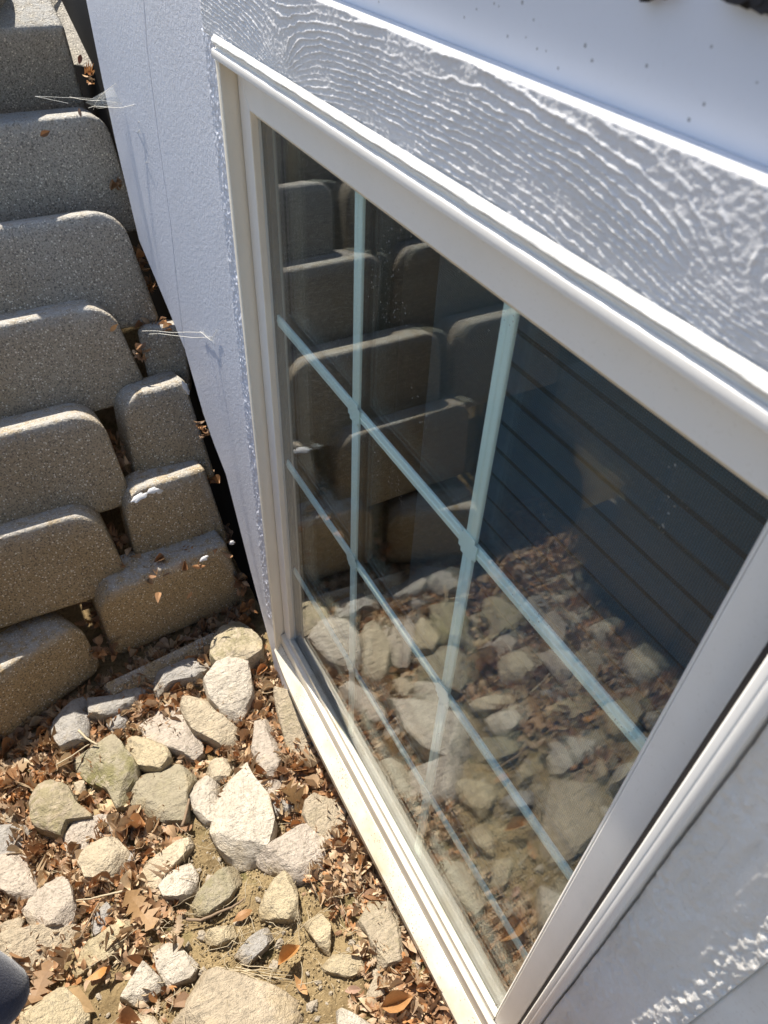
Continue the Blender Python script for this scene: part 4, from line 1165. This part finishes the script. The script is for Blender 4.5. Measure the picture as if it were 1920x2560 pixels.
TW = [
 ('a', [(1030, 1545), (1110, 1550), (1200, 1510), (1280, 1480), (1350, 1430)], 0.016, 0.0030, 0.0018, M_TWIG, 'twig', 'curved thick brown twig lying on the bare dirt under the dark olive rock'),
 ('a', [(310, 690), (400, 640), (470, 590), (520, 560)], 0.045, 0.0016, 0.0012, M_STRAW, 'twig', 'thin pale twig sloping up over the mossy ridge rock'),
 ('a', [(435, 500), (480, 545), (540, 580)], 0.055, 0.0028, 0.0020, M_STRAW, 'twig', 'short thick pale twig tip poking out above the mossy ridge rock'),
 ('a', [(420, 1440), (520, 1425), (610, 1405), (705, 1383)], 0.030, 0.0011, 0.0022, M_STRAW, 'twig', 'straight pale twig pointing at the star shaped oak leaf'),
 ('a', [(440, 1650), (480, 1580), (520, 1500), (545, 1455)], 0.028, 0.0012, 0.0018, M_TWIG, 'twig', 'grey twig leaning between the domed rock and the small grey rock'),
 ('a', [(1005, 1030), (1030, 950), (1045, 880)], 0.035, 0.0030, 0.0024, M_TWIG, 'twig', 'dark brown stick stub standing beside the largest white rock'),
 ('b', [(300, 720), (0 + 20, 1120)], -1, 0, 0, None, '', ''),
]
for i, (z, pts, lift, r0, r1, m, nm, label) in enumerate(TW):
    if lift < 0: continue
    P = [on_ground(z, p, lift)[0] for p in pts]
    path = np.vstack([wob(P[j], P[j + 1], 6, 0.10, 500 + i * 9 + j)[:-1] for j in range(len(P) - 1)] + [P[-1]])
    c = path.mean(0)
    V, F = tube(path - c, r0, r1)
    o = mesh_obj(nm, V, F, m, smooth=True)
    o.location = c
    tag(o, label, 'twig', 'twigs')
def straws():
    V, F, n = [], [], 0
    rs = np.random.default_rng(9)
    def add(a, b, r, amp, seed):
        nonlocal n
        v, f = tube(wob(np.array(a), np.array(b), 5, amp, seed), r, r * 0.6, 4)
        V.extend(v); F.extend([tuple(i + n for i in q) for q in f]); n += len(v)
    for k_ in range(9):
        a, _ = on_ground('b', (rs.uniform(-120, 20), 1930 + k_ * 5 + rs.uniform(-8, 8)), 0.010)
        b, _ = on_ground('b', (rs.uniform(110, 250), 1950 + k_ * 9 + rs.uniform(-8, 8)), 0.012)
        add(a, b, 0.0010, 0.12, 600 + k_)
    for k_ in range(420):
        x, y = rs.uniform(-0.2, 0.9), rs.uniform(-0.75, -0.03)
        if rs.random() < 0.45: x, y = rs.normal(0.42, 0.16), rs.normal(-0.28, 0.12)
        if y > -0.03: continue
        L, a = rs.uniform(0.015, 0.06), rs.uniform(0, 6.28)
        g = float(ground_z(x, y)) + rs.uniform(0.006, 0.022)
        add((x, y, g), (x + L * math.cos(a), y + L * math.sin(a), g + rs.uniform(-0.006, 0.012)), rs.uniform(0.0004, 0.0009), 0.3, 700 + k_)
    o = mesh_obj('straw_litter', V, F, M_STRAW, smooth=True)
    tag(o, 'scattered thin straw and grass stems on the dirt', kind='stuff')
straws()
def crumbs():
    V, F, n = [], [], 0
    rs = np.random.default_rng(19)
    for k_ in range(5200):
        x, y = rs.normal(0.42, 0.22), rs.normal(-0.27, 0.15)
        if y > -0.03 or x < -0.2: continue
        s_ = rs.uniform(0.0007, 0.0030)
        sill_ = k_ < 160
        P = np.array([x, y, float(ground_z(x, y)) + 0.012 * float(fbm(np.array([x * 14, y * 14]), 3, 3)) + 0.004])
        if sill_:
            s_ *= 0.4
            t_ = rs.uniform(0.1, 0.95)
            P = np.array([rs.uniform(0.0, 0.76), -0.045 + 0.022 * t_, -0.049 + 0.029 * t_])
        oc = np.array([(1, 0, 0), (-1, 0, 0), (0, 1, 0), (0, -1, 0), (0, 0, 0.8), (0, 0, -0.8)]) * rs.uniform(0.6, 1.2, (6, 1))
        V.extend(P + oc * s_)
        F.extend([tuple(n + i for i in q) for q in ((0, 2, 4), (2, 1, 4), (1, 3, 4), (3, 0, 4), (2, 0, 5), (1, 2, 5), (3, 1, 5), (0, 3, 5))])
        n += 6
    o = mesh_obj('dirt_crumbs', V, F, M_CRUMB)
    tag(o, 'loose crumbs of sandy dirt', kind='stuff')
crumbs()

# ================================================================== cobweb between the block and the house
def cobweb(name, sheet, threads, label):
    root = empty(name, tuple(sheet[0] if len(sheet) else threads[0][0]))
    tag(root, label, 'cobweb')
    inv = Matrix.Translation(-root.location)
    if len(sheet):
        A, B, C_, D_ = map(np.array, sheet)
        nu = nv = 9
        v = []
        for i in range(nu):
            for j in range(nv):
                s_, t_ = i / (nu - 1), j / (nv - 1)
                P = (A * (1 - s_) + B * s_) * (1 - t_) + (D_ * (1 - s_) + C_ * s_) * t_
                v.append(P + np.array([0.2, -0.5, -0.8]) * 0.012 * math.sin(math.pi * s_) * math.sin(math.pi * t_))
        o = mesh_obj('web_sheet', v, grid_faces(nu, nv), M_WEB, smooth=True)
        o.parent = root; o.matrix_parent_inverse = inv
    V, F, n = [], [], 0
    for a, b in threads:
        v_, f_ = tube(wob(np.array(a), np.array(b), 5, 0.05, n), 0.0005, 0.0004, 4)
        V += v_; F += [tuple(i + n for i in q) for q in f_]; n += len(v_)
    o = mesh_obj('silk_threads', V, F, M_SILK)
    o['kind'] = 'stuff'
    o.parent = root; o.matrix_parent_inverse = inv
Q = lambda p, z: at(p, 2, z, K) + np.array(FACE) * 0.01
WQ = lambda p: at(p, 1, -0.022, K)
cobweb('cobweb', [Q((183, 224), 0.83), Q((210, 238), 0.82), WQ((262, 224)), WQ((243, 186))],
       [(Q((75, 211), 0.84), Q((146, 226), 0.83)), (Q((75, 211), 0.84), Q((200, 216), 0.83)), (Q((150, 212), 0.83), WQ((250, 222))), (Q((190, 236), 0.82), WQ((290, 226))),
        (Q((150, 100), 0.90), Q((155, 96), 0.89)), (Q((200, 240), 0.82), WQ((250, 180))), (Q((255, 300), 0.76), WQ((300, 262))), (Q((258, 310), 0.75), WQ((302, 280))), (Q((278, 345), 0.74), WQ((318, 350)))],
       'torn white cobweb stretched from a high block to the painted wall')
cobweb('cobweb', [], [(Q((305, 715), 0.46), WQ((440, 718))), (WQ((432, 716)), WQ((462, 742))), (WQ((455, 735)), WQ((468, 712))), (Q((320, 722), 0.46), WQ((455, 728)))],
       'single silk strand with caught leaf bits over the small wedged block')
V, F = tube(np.array([at((283, 985), 2, 0.16, K) + np.array([0.01, 0, 0.02]) + np.array([0.0, 0.012 * t, -0.004 * math.sin(t * 1.5)]) * 1.0 for t in range(5)]), 0.0012, 0.0007, 5)

# dark dry debris clinging to the siding
def debris():
    H = LeafHeap()
    V, F, n = [], [], 0
    rs = np.random.default_rng(33)
    for k_ in range(90):
        p = (rs.uniform(1580, 1720), 0); p = (p[0], rs.uniform(-30, -6 + (p[0] - 1580) * 0.24))
        if k_ < 6: p = (rs.uniform(1390, 1450), rs.uniform(-30, -4))
        P = at(p, 1, -0.0145 - rs.uniform(0, 0.006), K)
        sz = rs.uniform(0.002, 0.006)
        pl = [(math.cos(a) * sz * rs.uniform(0.5, 1.4), math.sin(a) * sz * rs.uniform(0.3, 0.8)) for a in np.linspace(0, 6.28, 7)[:-1]]
        base = n
        for y_ in (0.0, 0.0015):
            for (u, v_) in pl:
                V.append((P[0] + u, P[1] - y_ + 0.25 * v_, P[2] + v_)); n += 1
        F.append([base + i for i in range(6)][::-1]); F.append([base + 6 + i for i in range(6)])
        F += [(base + i, base + (i + 1) % 6, base + 6 + (i + 1) % 6, base + 6 + i) for i in range(6)]
    o = mesh_obj('dark_debris', V, F, M_DEBRIS)
    tag(o, 'ragged dark crust of dry debris on the siding at the picture top', kind='stuff')
debris()

# ================================================================== the person taking the picture: only a navy sleeve is in view
def person():
    root = empty('person', (0.58, -1.08, 0.47))
    tag(root, 'person in navy of whom only a dark sleeve end shows at the picture edge', 'person')
    J = {  # joint: position, radius
     'pelvis': ((0.58, -1.10, 1.00), 0.105), 'waist': ((0.58, -1.06, 1.14), 0.095), 'chest': ((0.59, -0.98, 1.32), 0.110), 'neck': ((0.62, -0.90, 1.48), 0.042), 'head': ((0.64, -0.87, 1.57), 0.064), 'crown': ((0.65, -0.86, 1.65), 0.060),
     'sl': ((0.44, -0.93, 1.38), 0.050), 'el': ((0.44, -0.72, 1.08), 0.040), 'fl': ((0.560, -0.562, 0.73), 0.034), 'wl': ((0.640, -0.482, 0.592), 0.025),
     'sr': ((0.74, -0.96, 1.39), 0.050), 'er': ((0.98, -0.86, 1.22), 0.036), 'wr': ((1.02, -0.62, 1.24), 0.026),
     'hl': ((0.50, -1.10, 0.94), 0.080), 'kl': ((0.49, -1.06, 0.68), 0.054), 'al': ((0.49, -1.14, 0.50), 0.034), 'tl': ((0.49, -1.04, 0.47), 0.030),
     'hr': ((0.67, -1.10, 0.94), 0.080), 'kr': ((0.69, -1.06, 0.68), 0.054), 'ar': ((0.69, -1.14, 0.50), 0.034), 'tr': ((0.70, -1.04, 0.47), 0.030)}
    E_ = [('pelvis', 'waist'), ('waist', 'chest'), ('chest', 'neck'), ('neck', 'head'), ('head', 'crown'), ('chest', 'sl'), ('sl', 'el'), ('el', 'fl'), ('fl', 'wl'), ('chest', 'sr'), ('sr', 'er'), ('er', 'wr'),
          ('pelvis', 'hl'), ('hl', 'kl'), ('kl', 'al'), ('al', 'tl'), ('pelvis', 'hr'), ('hr', 'kr'), ('kr', 'ar'), ('ar', 'tr')]
    ks = list(J)
    me = bpy.data.meshes.new('body')
    me.from_pydata([J[k_][0] for k_ in ks], [(ks.index(a), ks.index(b)) for a, b in E_], [])
    o = bpy.data.objects.new('body', me)
    COL.objects.link(o)
    sk = o.modifiers.new('skin', 'SKIN'); sk.use_smooth_shade = True
    for i, k_ in enumerate(ks):
        me.skin_vertices[0].data[i].radius = (J[k_][1],) * 2
    me.skin_vertices[0].data[0].use_root = True
    sb = o.modifiers.new('sub', 'SUBSURF'); sb.levels = 2; sb.render_levels = 2
    me.materials.append(M_CLOTH)
    o.parent = root
    o.matrix_parent_inverse = Matrix.Translation(-root.location)
person()
